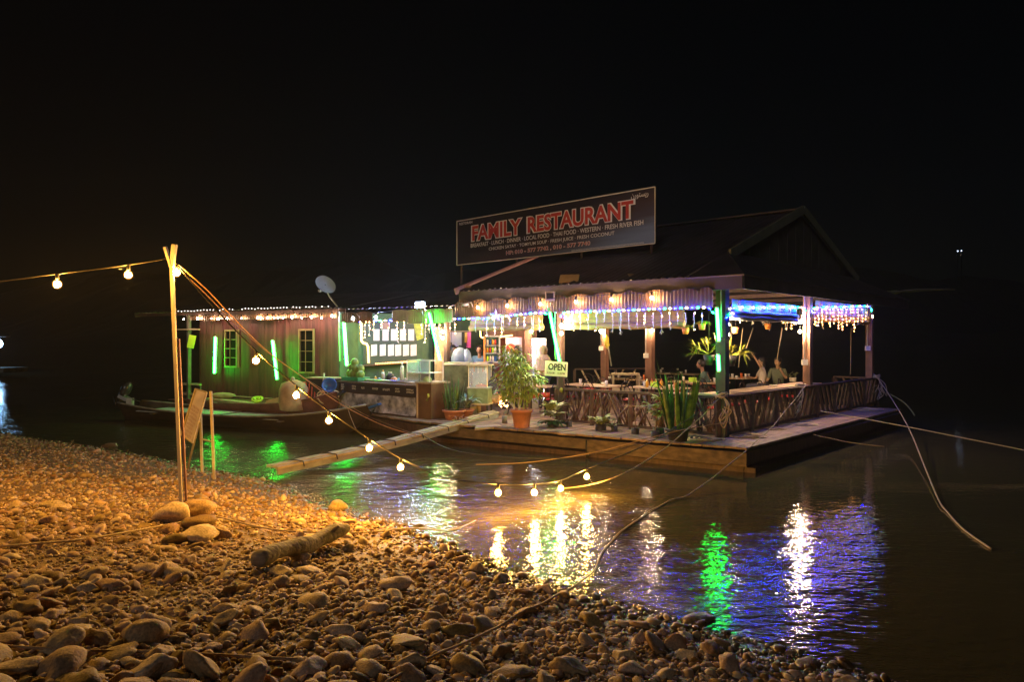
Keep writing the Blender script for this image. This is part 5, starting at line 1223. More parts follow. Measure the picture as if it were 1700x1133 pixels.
# knots, coils on the raft
def coil(name, label, c, r, n, th, m, flat=.25, seed=1, ex=U, ey=Vv):
    rr = random.Random(seed); pts = []
    for k in range(n*10):
        a_ = 2*math.pi*k/10; rad = r*(.62+.38*noise.noise((k*.13, seed, 0))+.25*math.sin(k*.21+seed)); pts.append(c+ex*(rad*math.cos(a_))+ey*(rad*flat*1.6*math.sin(a_))+UP*(.01+.03*(k/10)/n+.012*math.sin(k*1.3)))
    o = MB().tube(pts, th, 5).build(name, m); return tag(o, label, 'rope coil')
coil('rope_coil', 'neat coil of tan rope on the raft edge midway along the right side', P(.34, 3.1, ZD+.01), .33, 6, .012, M['rope'], .8, 2, Vv, U)
coil('rope_coil', 'loose heap of tangled rope at the far end of the right raft edge', P(.28, 7.6, ZD+.01), .45, 8, .014, M['rope'], .5, 5, Vv, U)
coil('rope_coil', 'tangle of lines spread on the raft near the front corner', P(.3, .6, ZD+.01), .42, 8, .011, M['rope2'], .5, 7, Vv, U)
coil('rope_coil', 'messy loops of rope at the foot of the corner post', P(-.15, -.35, ZD+.01), .4, 7, .013, M['rope'], .5, 9)
coil('rope_coil', 'small loose rope loops between the front corner and the neat coil', P(.25, 1.9, ZD+.01), .28, 4, .011, M['rope2'], .6, 12, Vv, U)
def wrap(label, p, seed, r=.09):
    rr = random.Random(seed); pts = []
    for k in range(34): a_ = k*.9; pts.append(p+V(math.cos(a_)*(r+.03*rr.random()), math.sin(a_)*(r+.02*rr.random()), .08*math.sin(k*.7)*rr.random()+.02))
    t = thing('rope_knot', label, 'rope knot', p); MB().tube(spline(pts, 2), .014, 5).build('wrapping', M['rope'], t)
    for j in range(4):
        dx = rr.uniform(-.25, .25); L = rr.uniform(.3, .75); e = p+V(dx, -.12-abs(dx)*.2, -L)
        MB().tube(spline([p+V(0, -.08, 0), p+V(dx*.5+.08, -.16, -L*.4), e, e+V(.1*(-1)**j, -.05, .12), p+V(dx*.3, -.13, -L*.5)], 5), .010, 5).build('loose_loop', M['rope'], t)
wrap('heavy knot of tan rope with dangling loops on the corner of the railing', P(0, -.02, RZ), 1); wrap('rope knot with loops on the rail beside the post between the right bays', P(.03, 3.75, RZ), 2); wrap('rope knot at the far end of the right railing', P(.03, 9.35, RZ), 3, .08)
# tilted sign board and stakes on the shore
sg = thing('shore_sign', 'pale faded notice board leaning on a thin stake at the waterline', 'sign', gpx(345, 790))
def sp(px, py, d): return at(px, py, d)
MB().slab([sp(301, 722, 11.2), sp(320, 736, 11.1), sp(343.5, 652, 11.4), sp(325, 646, 11.5)], .02).build('board', mat('faded_board', (.48, .42, .38), .6, .15, 6), sg)
bx = (sp(320, 736, 11.1)-sp(301, 722, 11.2)).normalized(); by = (sp(325, 646, 11.5)-sp(301, 722, 11.2)).normalized(); bn = bx.cross(by).normalized(); bn = bn if bn.y < 0 else -bn
scribble((sp(322.5, 689, 11.27)+bn*.006, bx, by, bn), 0, -.12, .17, .52, 9, mat('faded_ink', (.33, .22, .18), .7, .1, 5), sg, 4)
for (a_, b2) in ((sp(301, 722, 11.18), sp(325, 646, 11.48)), (sp(320, 736, 11.08), sp(343.5, 652, 11.38)), (sp(325, 646, 11.48), sp(343.5, 652, 11.38)), (sp(301, 722, 11.18), sp(320, 736, 11.08))): MB().bar(a_+bn*.01, b2+bn*.01, .02).build('frame_bar', M['wood_pale'], sg)
MB().bar(sp(331, 700, 11.2), gpx(309, 778)-UP*.1, .03).build('leg', M['wood_pale'], sg)
for (x0, y0, x1, y1, l) in ((333, 690, 336, 787, 'thin wooden stake behind the notice board'), (350, 650, 356, 797, 'taller thin wooden stake right of the notice board')):
    q = gpx(x1, y1); tag(MB().bar(at(x0, y0, q.y+.0), q-UP*.1, .035, up=V(0, 1, 0)).build('wooden_stake', M['wood_pale']), l, 'stake')
tag(MB().bar(at(333, 729, 11.25), at(353, 734, 11.1), .02).build('cross_stick', M['wood_pale']), 'short stick tied between the two stakes just above the water', 'stick')
# ------------------------------------------------------------------ gangplank
ga_, gb = fl(452, 776, .16), V(-.45, 16.25, .60); gp_ = thing('gangplank', 'long gangplank of pale planks bound with black ties from the stony shore to the raft', 'gangplank', ga_)
gdv = (gb-ga_).normalized(); gs = Vector((gdv.y, -gdv.x, 0)).normalized()
def gpt(f, s_, z=0): q = ga_.lerp(gb, f); return q+gs*s_+UP*(z+.07*math.sin(math.pi*f)*-1)
for k, s_ in enumerate((-.125, 0, .125)):
    n = 10
    for seg, (f0, f1) in enumerate(((0, .52), (.525, 1))):
        pts = [gpt(f0+(f1-f0)*i/6, s_, .012*(k == 1)+.01*seg) for i in range(7)]; mb = MB()
        for i in range(6): mb.bar(pts[i], pts[i+1]+(pts[i+1]-pts[i])*.02, .105, .04)
        mb.build('plank', M['wood_pale'], gp_, kind=None)
for f in (.07, .19, .31, .43, .56, .69, .80, .92):
    MB().tube([gpt(f, -.20, -.05), gpt(f, -.185, .03), gpt(f+.006, 0, .045), gpt(f+.012, .185, .03), gpt(f+.014, .20, -.06)], .012, 6).build('tie', M['cable'], gp_)
mb = MB()
for i in range(8): mb.bar(gpt(i/8, .14, -.07), gpt((i+1)/8, .14, -.07), .06, .09)
mb.build('under_beam', M['wood_grey'], gp_)
# ------------------------------------------------------------------ boats
def boat(label, st, bw_, beamw, zs, zb, zmid, mh, mi, mf, blue, seed=0, side=M['boat_dark']):
    st = Vector(st); bw_ = Vector(bw_); L = (bw_-st).length; d = (bw_-st)/L; n = Vector((-d.y, d.x, 0)); t = thing('longboat', label, 'boat', st)
    NS = 26
    def sec(f, inner=0):
        wv = beamw/2*max(.03, math.sin(math.pi*min(.98, .10+f*.86))**.55)*(1-.0*f); sheer = zmid+(zs-zmid)*(1-f)**3+(zb-zmid)*f**4.5
        keel = -.15+.02*f+(zb-.12)*max(0, (f-.86)/.14)**2; o = []
        wv -= inner; keel += inner*1.2
        for k in range(9):
            a_ = math.pi*(k/8); x = -math.cos(a_)*wv; z = keel+(sheer-keel)*(abs(math.cos(a_))**1.6); o.append(st+d*(f*L)+n*x+UP*z)
        return o
    for nm_, inn, m, flip in (('hull', 0, mh, 0), ('hull_lining', .05, mi, 1)):
        mb = MB(); vs = []; fs = []
        for i in range(NS+1): vs += sec(i/NS, inn)
        for i in range(NS):
            for k in range(8): q = (i*9+k, (i+1)*9+k, (i+1)*9+k+1, i*9+k+1); fs.append(q[::-1] if flip else q)
        mb.add(vs, fs, smooth=True); mb.build(nm_, m, t)
    for k in (0, 8): MB().tube([sec(i/NS)[k]+UP*.01 for i in range(NS+1)], .028, 6).build('gunwale', side, t)
    mb = MB(); a_ = [st+d*(L*f)+n*(s_*beamw*.40)+UP*(zmid+.015) for f in (.12, .45) for s_ in (-1, 1)]
    MB().slab([a_[0], a_[1], a_[3], a_[2]], .02).build('floor_board', mf, t)
    a_ = [st+d*(L*f)+n*(s_*beamw*.42)+UP*(zmid+.005) for f in (.47, .72) for s_ in (-1, 1)]; MB().slab([a_[0], a_[1], a_[3], a_[2]], .02).build('floor_board', mf, t)
    for f in (.2, .46, .73): MB().bar(st+d*(L*f)-n*beamw*.45+UP*(zmid-.02), st+d*(L*f)+n*beamw*.45+UP*(zmid-.02), .12, .03).build('thwart', side, t)
    # upswept bow plank
    b0 = st+d*(L*.90)+UP*(zmid+.03); b1 = st+d*(L*1.03)+UP*zb
    MB().slab([b0-n*.13, b0+n*.13, b1+n*.07, b1-n*.07], .05).build('bow_plank', blue, t)
    return t
boat('long low dark boat with grey floor boards and an upswept blue bow nearest the shore', V(-11.3, 20.2, 0), V(-3.45, 16.75, 0), 1.5, .50, .74, .30, M['boat_dark'], M['boat_dark'], M['boat_grey'], M['boat_blue'], 0, M['wood_grey'])
b2 = boat('reddish longboat lying behind the nearest one, loaded with boards and sacks', V(-9.6, 20.6, 0), V(-4.55, 18.0, 0), 1.0, .55, .95, .52, M['boat_red'], M['boat_red'], M['boat_red'], mat('navy_paint', (.04, .06, .11), .4, .2, 5), 1, M['boat_red'])
bm_ = V(-11.1, 20.1, 0); om = thing('outboard_motor', 'black outboard motor tilted up on the stern of the nearest boat', 'outboard motor', at(212, 660, 20.0))
c = at(209, 648, 19.9); Mo = Euler((0, R(28), 0)).to_matrix()
mb = MB(); mb.ball(c, .2, 12, (.75, .8, 1.35), M=Mo); mb.build('cowling', mat('glossy_black', (.03, .03, .035), .15, .2, 5), om)
MB().box(c+V(-.05, 0, -.22), (.26, .24, .10), ry=R(28)).build('collar', M['steel'], om); MB().tube([c+V(-.08, 0, -.25), c+V(-.28, -.02, -.42), c+V(-.36, 0, -.2)], .05, 7).build('drive_leg', M['black'], om); MB().box(at(216, 668, 19.8), (.16, .14, .22)).build('bracket', M['tin_grey'], om); MB().tube([at(216, 662, 19.8), at(232, 667, 19.7)], .018, 6).build('tiller', M['black'], om)
# cargo in the boats
def cargo(name, label, cat, pts, w_, h_, m):
    mb = MB(); mb.bar(pts[0], pts[1], w_, h_); return tag(mb.build(name, m), label, cat)
cargo('cargo_plank', 'broad pale plank lying on the reddish boat behind the notice board', 'plank', (at(345, 662, 19.9), at(425, 671, 19.0)), .22, .04, M['wood_pale']); cargo('cargo_plank', 'narrow greenish plank lying lengthwise on the reddish boat', 'plank', (at(350, 668, 19.6), at(440, 675, 18.8)), .12, .04, M['wood_grey']); cargo('cargo_plank', 'long thin lath on top of the cargo of the reddish boat', 'plank', (at(385, 658, 19.9), at(470, 664, 19.0)), .05, .03, M['wood_pale'])
q = at(352, 657, 19.8); tag(MB().ball(q+V(.3, 0, 0), .2, 9, (2.0, .7, .45)).build('covered_bundle', mat('canvas_green', (.35, .33, .14), .8, .3, 6)), 'flat covered bundle at the left of the cargo on the reddish boat', 'bundle')
coil('green_hose_coil', 'yellow-green coil of hose on the cargo of the reddish boat', at(428, 665, 19.0), .17, 4, .028, M['card'], .6, 3, V(1, 0, 0), V(0, .7, .5))
q = at(459, 664, 18.7); mb = MB(); mb.add([], []); mb.slab([q+V(-.32, 0, -.13), q+V(.28, 0, -.12), q+V(.33, 0, .10), q+V(.12, 0, .16), q+V(.05, 0, .06), q+V(-.28, 0, -.02)], .12); tag(mb.build('pale_sack', mat('cream_sack', (.55, .48, .25), .8, .2, 5)), 'crumpled cream sack at the right of the cargo on the reddish boat', 'sack')
# pale oars and poles on the boats
tag(MB().bar(at(445, 700, 17.4), at(560, 700, 16.9), .05, .03).build('boat_oar', M['wood_grey']), 'long grey oar lying along the near gunwale of the front boat', 'oar')
# ------------------------------------------------------------------ satellite dish
ds = thing('satellite_dish', 'small grey satellite dish on a bent pole above the closed wing roof', 'satellite dish', at(562, 516, 18.6)); dc = at(540, 473, 18.4)
mb = MB(); Md = Euler((R(70), R(28), R(28))).to_matrix(); vs = []; fs = []
for i in range(7):
    for k in range(20): r = .02+.27*i/6; a_ = 2*math.pi*k/20; vs.append(dc+Md @ V(r*math.cos(a_), r*.82*math.sin(a_), .35*r*r))
for i in range(6):
    for k in range(20): fs.append((i*20+k, i*20+(k+1) % 20, (i+1)*20+(k+1) % 20, (i+1)*20+k))
mb.add(vs, fs, smooth=True); mb.build('reflector', mat('dish_grey', (.26, .28, .36), .45, .1, 5), ds)
MB().tube([at(540, 478, 18.5), at(547, 493, 18.6), at(563, 513, 18.7), at(563, 545, 18.7)], .022, 7).build('mast', M['tin_grey'], ds); MB().tube([dc+V(.02, -.02, -.15), dc+V(-.05, -.3, -.2)], .012, 5).build('feed_arm', M['tin_grey'], ds); MB().box(dc+V(-.06, -.32, -.19), (.06, .12, .05)).build('receiver', M['tin_grey'], ds)
# torn tarpaulin edge beyond the right eave
tp = thing('torn_tarpaulin', 'thin ragged green tarpaulin strip sticking out beyond the right end of the roof', 'tarpaulin', at(1450, 488, 20.5)); mb = MB(); vs = []
n = 26
for i in range(n+1):
    f = i/n; px = 1451+f*134; y0 = 489-8*math.sin(f*1.7); th = (6*(1-f)+1.5)*(1+.5*noise.noise((f*14, 0, 0)))*(0.25 if .33 < f < .42 else 1)
    d_ = 20.3+.6*f; vs += [at(px, y0-th*.5, d_), at(px, y0+th*.5, d_+.25)]
mb.add(vs, [(i*2, i*2+2, i*2+3, i*2+1) for i in range(n)], smooth=True); mb.build('strip', mat('tarp_green', (.75, .95, .42), .6, .2, 4), tp); MB().tube([SR(1446, 492, .1), at(1470, 486, 20.4), at(1520, 481, 20.6), at(1586, 480, 20.9)], .02, 6).build('pole', M['wood_grey'], tp)
tag(MB().tube(spline([at(1478, 655, 19.6), at(1500, 668, 19.2), at(1513, 682, 18.6), at(1518, 690, 18.3)], 4), [.02]*13, 6).build('tree_branch', mat('mossy_branch', (.2, .22, .08), .8, .3, 6)), 'mossy bent branch sticking out past the far corner of the raft', 'branch')
# white hanging cords of the right side
for i, (x0, x1, y1, l) in enumerate(((1233, 1226, 610, 'leftmost cord'), (1250, 1239, 578, 'second cord'), (1298, 1290, 598, 'cord above the guest in the dark shirt'), (1413, 1412, 622, 'cord in the rightmost bay'))):
    tag(MB().tube([SR(x0, 545, -.3), SR(x1, y1, -.3)], .012, 5).build('hanging_rope', M['rope']), 'straight pale ' + l + ' hanging from the right eave', 'rope')
# far lights
M['far_wall'] = mat('far_hut', (.2, .18, .15), .8, .2, 1)
for i, (px, py, s_) in enumerate(((1590, 417, .16), (1596, 416.5, .16), (1596, 423, .09))):
    c = at(px, py, 200); t = thing('distant_lamp', '%s of the three tiny lamps on the hill across the river' % ('left upper', 'right upper', 'dim lower')[i], 'lamp', c); MB().ball(c, s_*1.0, 6).build('globe', emit('far_lamp', (.6, .8, 1), 3.0*s_*4, False), t); MB().bar(c-UP*8, c-UP*s_*1.7, .15).build('mast', M['black'], t)
c = at(-6, 571, 46); t = thing('distant_lamp', 'blurred blue-white lamp over the water at the left picture edge', 'lamp', c-UP*2.3)
MB().bar(V(c.x, c.y, -.3), c+UP*.4, .18, up=V(0, 1, 0)).build('post', M['wood_dark'], t); MB().ball(c, .42, 10, (1, .6, .8)).build('globe', emit('far_blue_lamp', (.32, .62, 1), 14), t); MB().box(c+V(0, 0, .5), (1.2, .9, .1)).build('shade', M['tin_grey'], t)
c = at(-14, 607, 45); tag(MB().box(V(c.x, c.y, .4), (3.2, 2.2, .3)).build('far_jetty', M['wood_grey']), 'low timber jetty under the blue-white lamp at the left picture edge', 'jetty')

# ------------------------------------------------------------------ plants
def pot(t, p, r, h, m, rim=True):
    MB().lathe(p, [(r*.72, 0), (r*.95, h*.85), (r*1.08, h*.85), (r*1.1, h), (r*.95, h), (r*.9, h*.93)] if rim else [(r*.85, 0), (r, h), (r*.9, h), (r*.88, h*.92)], 18, caps=False).build('pot', m, t)
    MB().lathe(p+UP*(h*.92), [(r*.9, 0), (r*.5, .015), (.01, .02)], 12, caps=False).build('soil', M['soil'], t)
def plant(label, p, cat='potted plant', name='potted_plant'): return thing(name, label, cat, p)
# ficus-like tree
tp_ = fl(866, 713); t = plant('bushy small tree with narrow bright green leaves in a terracotta pot on the raft edge', tp_, 'potted tree', 'potted_tree'); pot(t, tp_, .22, .43, M['terra'])
sc_ = tp_.y/K
def tk(px, py, dz=0): q = at(px, py, tp_.y); q.y += dz; return q
for (a_, b_, c_) in (((853, 684), (854, 640), (848, 605)), ((862, 684), (864, 645), (866, 595)), ((874, 684), (873, 655), (885, 620))):
    MB().tube(spline([tk(*a_), tk(*b_, .03), tk(*c_, .05)], 4), [.024, .022, .02, .018, .016, .014, .012, .01, .008], 7).build('trunk', M['white'] if a_[0] != 874 else M['bark'], t)
rr = random.Random(4); fo = MB(); tw = MB()
lobes = [(842, 588, 14, 18), (862, 600, 17, 20), (838, 628, 18, 17), (858, 632, 24, 20), (880, 628, 20, 20), (833, 650, 13, 8), (885, 650, 14, 12), (866, 655, 18, 14), (893, 630, 12, 8), (850, 655, 14, 10), (846, 608, 16, 14)]
for (px, py, rx, ry) in lobes:
    for k in range(int(rx*ry/2.6)):
        u = rr.gauss(0, .45); v = rr.gauss(0, .45); w_ = rr.gauss(0, .5)
        q = tk(px+u*rx, py+v*ry, w_*rx*sc_)
        d = V(u+rr.uniform(-.6, .6), w_+rr.uniform(-.6, .6), -.35+rr.uniform(-.5, .5)); fo.leaf(q, d, rr.uniform(.12, .20), rr.uniform(.028, .042), .7, 3, roll=rr.uniform(-.8, .8))
    for k in range(5):
        q = tk(px+rr.gauss(0, .5)*rx, py+rr.gauss(0, .5)*ry, rr.gauss(0, .1)); tw.tube([tk(864, 645, .03), tk((px+864)/2, (py+640)/2), q], .004, 4)
fo.build('foliage', M['leaf'], t, kind='stuff'); tw.build('twigs', M['bark'], t, kind='stuff')
def leafy(t, c, n, L, Wd, m, seed, up=.8, droop=.8, spread=1.0, name='leaf', segs=5, jitter=.05, roll=.3):
    rr = random.Random(seed)
    for k in range(n):
        a_ = k*2.4+rr.uniform(-.3, .3); e = up*rr.uniform(.6, 1.3); d = V(math.cos(a_)*spread, math.sin(a_)*spread, e)
        b = Vector(c)+V(rr.uniform(-1, 1)*jitter, rr.uniform(-1, 1)*jitter, rr.uniform(0, .03))
        MB().leaf(b, d, L*rr.uniform(.7, 1.15), Wd*rr.uniform(.8, 1.2), droop*rr.uniform(.6, 1.3), segs, roll=rr.uniform(-roll, roll)).build(name, m, t)
def snake(t, c, n, L, Wd, m, seed, rad=.2):
    rr = random.Random(seed)
    for k in range(n):
        a_ = rr.uniform(0, 6.28); r = rad*math.sqrt(rr.random()); b = Vector(c)+V(r*math.cos(a_), r*math.sin(a_), 0); d = V(math.cos(a_)*.22*r/rad+rr.uniform(-.08, .08), math.sin(a_)*.2*r/rad, 1)
        MB().leaf(b, d, L*rr.uniform(.6, 1.12), Wd*rr.uniform(.8, 1.15), .05, 5, roll=rr.uniform(-1.2, 1.2), fold=.3).build('leaf', m, t)
M['snake'] = mat('snake_leaf', (.02, .09, .02), .35, .5, 9, col2=(.10, .22, .04), obj_rand=.3)
# planters left
q = fl(748, 702)+V(.05, .35, 0); t = plant('tall dark snake plant in a wide pot beside the brown end cabinet', q); pot(t, q, .26, .26, M['terra']); snake(t, q+UP*.25, 24, .72, .055, M['snake'], 2, .2)
q = fl(777, 700)+V(-.05, .3, 0); t = plant('grey-green strap-leaved bromeliad arching between snake plant and food cart', q); pot(t, q, .17, .25, M['terra']); leafy(t, q+UP*.3, 26, .55, .06, mat('bromeliad', (.10, .17, .08), .4, .4, 12, col2=(.32, .38, .24), obj_rand=.4), 3, 1.4, 1.6)
q = fl(760, 706)+V(0, .25, 0); t = plant('small brown-leaved plant low in front of the bromeliad', q); leafy(t, q+UP*.05, 10, .28, .06, mat('brown_leaf', (.25, .10, .03), .6, .3, 8), 8, 1.0, 1.2)
# crotons in front of the railing
q = fl(922, 712)+V(-.05, .05, 0); t = plant('bushy pale-veined croton in a dark pot at the left end of the railing', q); pot(t, q, .12, .14, M['blackpot'], False)
for z, n, u in ((.12, 26, .2), (.26, 26, .6), (.38, 22, 1.2)): leafy(t, q+UP*z, n, .34, .10, M['leaf_stripe'] if z > .2 else M['leaf_dark'], int(z*100), u, 1.2, name='leaf', segs=4, jitter=.12)
q = fl(996, 718)+V(.02, .02, 0); t = plant('low variegated plant in a black pot in front of the middle railing panel', q); pot(t, q, .12, .16, M['blackpot'], False); leafy(t, q+UP*.17, 34, .32, .09, M['leaf_stripe'], 31, .8, 1.0, segs=4, jitter=.08)
leafy(t, q+V(.2, .0, .1), 12, .2, .05, M['leaf_dark'], 33, .5, 1.0, segs=4, jitter=.05)
q = fl(1095, 727)+V(.0, .08, 0); t = plant('tall leggy plant with striped leaves left of the big snake plant', q); pot(t, q, .12, .18, M['blackpot'], False)
for (dx, h) in ((-.08, .55), (.06, .7), (0, .4)): 
    MB().tube([q+UP*.16, q+V(dx, 0, h)], .01, 5).build('stem', M['bark'], t)
    leafy(t, q+V(dx, 0, h), 22, .34, .07, M['leaf_stripe'], int(h*100), .7, 1.2, segs=4, jitter=.06)
q = fl(1128, 736)+V(.0, .12, 0); t = plant('big upright snake plant standing taller than the railing near the corner', q); pot(t, q, .22, .26, M['blackpot']); snake(t, q+UP*.25, 46, .98, .06, M['snake'], 12, .24)
MB().leaf(q+V(-.12, 0, .3), V(-.22, 0, 1), 1.3, .05, .05, 5).build('leaf', M['snake'], t); MB().leaf(q+V(-.2, 0, .5), V(-.35, 0, 1), .8, .03, .1, 4).build('leaf', M['leaf'], t)
for (px, py, l, h) in ((1055, 724, 'small black pot with a bare twig plant in front of the railing', .45), (1088, 730, 'small black pot with a short stem left of the big snake plant', .2), (945, 712, 'little round dark pot beside the pale croton', .12), (1020, 719, 'tiny dark pot lying right of the low variegated plant', .1)):
    q = fl(px, py)+V(0, .03, 0); t = plant(l, q); pot(t, q, .07 if h < .15 else .085, .15, M['blackpot'], False); MB().tube([q+UP*.12, q+V(.02, 0, .15+h)], .008, 5).build('stem', M['bark'], t)
    if h > .3: leafy(t, q+UP*(.1+h), 14, .28, .03, mat('dry_leaf', (.30, .16, .06), .7, .3, 8), 5, .2, 1.0, segs=4)
    else: leafy(t, q+UP*(.14+h), 5, .1, .03, M['leaf_dark'], 6, .6, .8, segs=3)
q = fl(1009, 708)+V(0, .1, 0)
# yellow palm baskets by the corner post
for (px, py, d, l, lx) in ((1177, 588, 13.3, 'yellow-lit fan palm basket hanging left of the corner post', -1), (1214, 590, 13.6, 'larger yellow-green palm hanging right of the corner post', 1)):
    q = at(px, py, d); t = plant(l, q, 'hanging plant', 'hanging_palm'); MB().lathe(q+UP*-.12, [(.06, -.1), (.12, .1), (.10, .1)], 12).build('basket', M['blackpot'], t); MB().tube([q+UP*.0, q+UP*1.0], .006, 5).build('hanging_wire', M['cable'], t); rr = random.Random(px)
    for k in range(13 if lx > 0 else 9):
        a_ = rr.uniform(0, 6.28); d0 = V(math.cos(a_)+(.3*lx), math.sin(a_)*.8, rr.uniform(.0, 1.0)).normalized(); e = q+d0*rr.uniform(.2, .34); MB().tube([q, e], .006, 4).build('stalk', M['leaf_yellow'], t); mb = MB()
        for j in range(9): dd_ = (d0+V(rr.gauss(0, .5), rr.gauss(0, .4), -.15+rr.gauss(0, .5))).normalized(); mb.leaf(e, dd_, rr.uniform(.16, .28), .02, .5, 3)
        mb.build('frond', M['leaf_yellow'], t, kind='stuff')
# small planter near guests
q = at(1316, 627, 19.5); t = plant('small pale-flowered plant on the rail behind the guests', q); pot(t, q-UP*.12, .1, .12, M['tissue'], False); leafy(t, q, 16, .22, .035, M['leaf_stripe'], 77, 1.2, .8, segs=4, jitter=.1)
for i, (px, py) in enumerate(((1138, 548), (1165, 541), (1221, 547), (1275, 541))):
    q = (eaveray(px, py, -.1) if px < 1200 else SR(px, py, -.05)); t = plant('small orange hanging pot, %s' % ('lower left one in the front bay', 'right one in the front bay', 'left one on the right side', 'right one on the right side')[i], q, 'hanging pot', 'hanging_pot')
    MB().lathe(q-UP*.05, [(.05, -.03), (.075, .09), (.06, .09)], 10).build('pot', mat('orange_pot', (.7, .22, .04), .5, .1, 5), t); MB().tube([q+UP*.03, q+UP*.35], .004, 4).build('hanging_wire', M['cable'], t)
    if i < 2: leafy(t, q+UP*.05, 16, .22, .03, M['leaf_yellow'], i+5, .3, 1.6, segs=4)
# cylinder bollard on the raft and threshold planks
q = fl(838, 706); tag(MB().lathe(q, [(.06, 0), (.06, .2)], 12).build('short_bollard', M['wood_grey']), 'short dark round bollard on the raft edge left of the terracotta pot', 'bollard')
tag(MB().slab([fl(788, 712, ZD+.05), fl(833, 708, ZD+.05), fl(828, 705, ZD+.05), fl(790, 707, ZD+.05)], .04).build('loose_plank', M['wood_pale']), 'short loose plank lying on the raft edge under the gangplank end', 'plank')

# ------------------------------------------------------------------ people
def skinned(name, joints, edges, m, parent, root=0, sub=1):
    me = bpy.data.meshes.new(name); me.from_pydata([tuple(j[0]) for j in joints], edges, []); o = bpy.data.objects.new(name, me); COL.objects.link(o)
    sk = o.modifiers.new('s', 'SKIN'); lay = me.skin_vertices[0] if me.skin_vertices else None
    if lay is None: me.skin_vertices.new() if hasattr(me.skin_vertices, 'new') else None; lay = me.skin_vertices[0]
    for i, j in enumerate(joints):
        r = j[1]; lay.data[i].radius = r if isinstance(r, tuple) else (r, r); lay.data[i].use_root = (i == root)
    sb = o.modifiers.new('u', 'SUBSURF'); sb.levels = sub; sb.render_levels = sub
    dg = bpy.context.evaluated_depsgraph_get(); dg.update(); nm_ = bpy.data.meshes.new_from_object(o.evaluated_get(dg)); bpy.data.objects.remove(o); bpy.data.meshes.remove(me)
    mb = MB(); mb.add([v.co.copy() for v in nm_.vertices], [tuple(p.vertices) for p in nm_.polygons], smooth=True); bpy.data.meshes.remove(nm_); return mb
def person(label, p, rz, seat=None, hands=((-.25, .35, .72), (.25, .35, .72)), shirt=(.6, .6, .6), pants=(.05, .05, .08), hair='short', scarf=None, skin=None, lean=0.0, look=0.0, sleeve=.5, cut=None):
    """authored facing +Y in its own frame; seat = seat height above the floor, None when standing"""
    t = thing('person', label, 'person', p, rz)
    hz = seat+.09 if seat else .93; th = .52
    ch = V(0, lean*.5, hz+.36); nk = V(0, lean*.9, hz+th); hd = nk+V(0, .03+lean*.1, .16)
    if seat: kn = [V(s_*.13, .42, hz-.02) for s_ in (-1, 1)]; an = [V(s_*.12, .40, .07) for s_ in (-1, 1)]
    else: kn = [V(s_*.10, .03, .50) for s_ in (-1, 1)]; an = [V(s_*.10, 0, .07) for s_ in (-1, 1)]
    J = [(V(0, 0, hz), (.14, .11)), (ch, (.155, .105)), (nk-UP*.06, (.06, .055)), (nk+UP*.05, .05), (hd, (.075, .09))]; Ed = [(0, 1), (1, 2), (2, 3), (3, 4)]
    S = [(V(0, 0, hz-.02), (.16, .13)), (ch, (.175, .125)), (nk-UP*.05, (.085, .07))]; SE = [(0, 1), (1, 2)]; T_ = [(V(0, 0, hz+.02), (.155, .125))]; TE = []
    for i, s_ in enumerate((-1, 1)):
        sh_ = ch+V(s_*.18, 0, .10); hnd = Vector(hands[i]); mid = (sh_+hnd)/2; dist = (hnd-sh_).length; bend = math.sqrt(max(0, .29**2-(dist/2)**2)) if dist < .58 else .01
        if dist > .56: hnd = sh_+(hnd-sh_)*.56/dist; mid = (sh_+hnd)/2
        el = mid+V(s_*.35, -.2, -1).normalized()*bend if hnd.z < sh_.z+.1 else mid+V(s_*1, -.1, -.4).normalized()*bend
        n = len(J); J += [(sh_, .055), (el, .038), (hnd, .026)]; Ed += [(1, n), (n, n+1), (n+1, n+2)]
        d = (hnd-el).normalized(); n2 = len(J); J += [(hnd+d*.06, (.032, .018))]; Ed += [(n+2, n2)]
        m = len(S); S += [(sh_, .072), (sh_.lerp(el, sleeve*1.6 if sleeve <= .6 else 1), .056)]; SE += [(1, m), (m, m+1)]
        if sleeve > .6: S += [(el.lerp(hnd, .85), .042)]; SE += [(m+1, m+2)]
        hp = V(s_*.09, 0, hz-.03); n = len(J); J += [(hp, .085), (kn[i], .055), (an[i], .036), (an[i]+V(0, .13, -.03), (.035, .025))]; Ed += [(0, n), (n, n+1), (n+1, n+2), (n+2, n+3)]
        m = len(T_); T_ += [(hp, .10), (kn[i], .072), (kn[i].lerp(an[i], .9), .052)]; TE += [(0, m), (m, m+1), (m+1, m+2)]
        J[-1] = J[-1]
    body = skinned('body', J, Ed, None, t)
    Rh = Matrix.Rotation(look, 3, 'Z')
    body.ball(hd+UP*.02, .1, 14, (.82, .95, 1.18), M=Rh)
    body.ball(hd+Rh @ V(0, .10, .0), .02, 6, (.7, 1, 1.1)); body.ball(hd+Rh @ V(0, .085, -.065), .022, 6, (1.1, .7, .5))
    for s_ in (-1, 1): body.ball(hd+Rh @ V(s_*.083, 0, 0), .024, 6, (.4, .8, 1.1))
    for i, s_ in enumerate((-1, 1)):          # fingers and thumb
        hnd = Vector(J[5+i*8+2][0]); el = Vector(J[5+i*8+1][0]); d = (hnd-el).normalized(); sd = d.cross(UP).normalized() if abs(d.dot(UP)) < .95 else V(1, 0, 0); dn = sd.cross(d)
        for k in range(4): b0 = hnd+d*.085+sd*(-.024+.016*k); ln = (.055, .065, .06, .045)[k]; body.tube([b0, b0+d*ln*.6, b0+d*ln*.95-dn*.02], .0085, 5)
        body.tube([hnd+d*.03+sd*.026*s_, hnd+d*.06+sd*.05*s_, hnd+d*.09+sd*.052*s_], .010, 5)
    X = Matrix.Translation(p) @ Matrix.Rotation(rz, 4, 'Z')
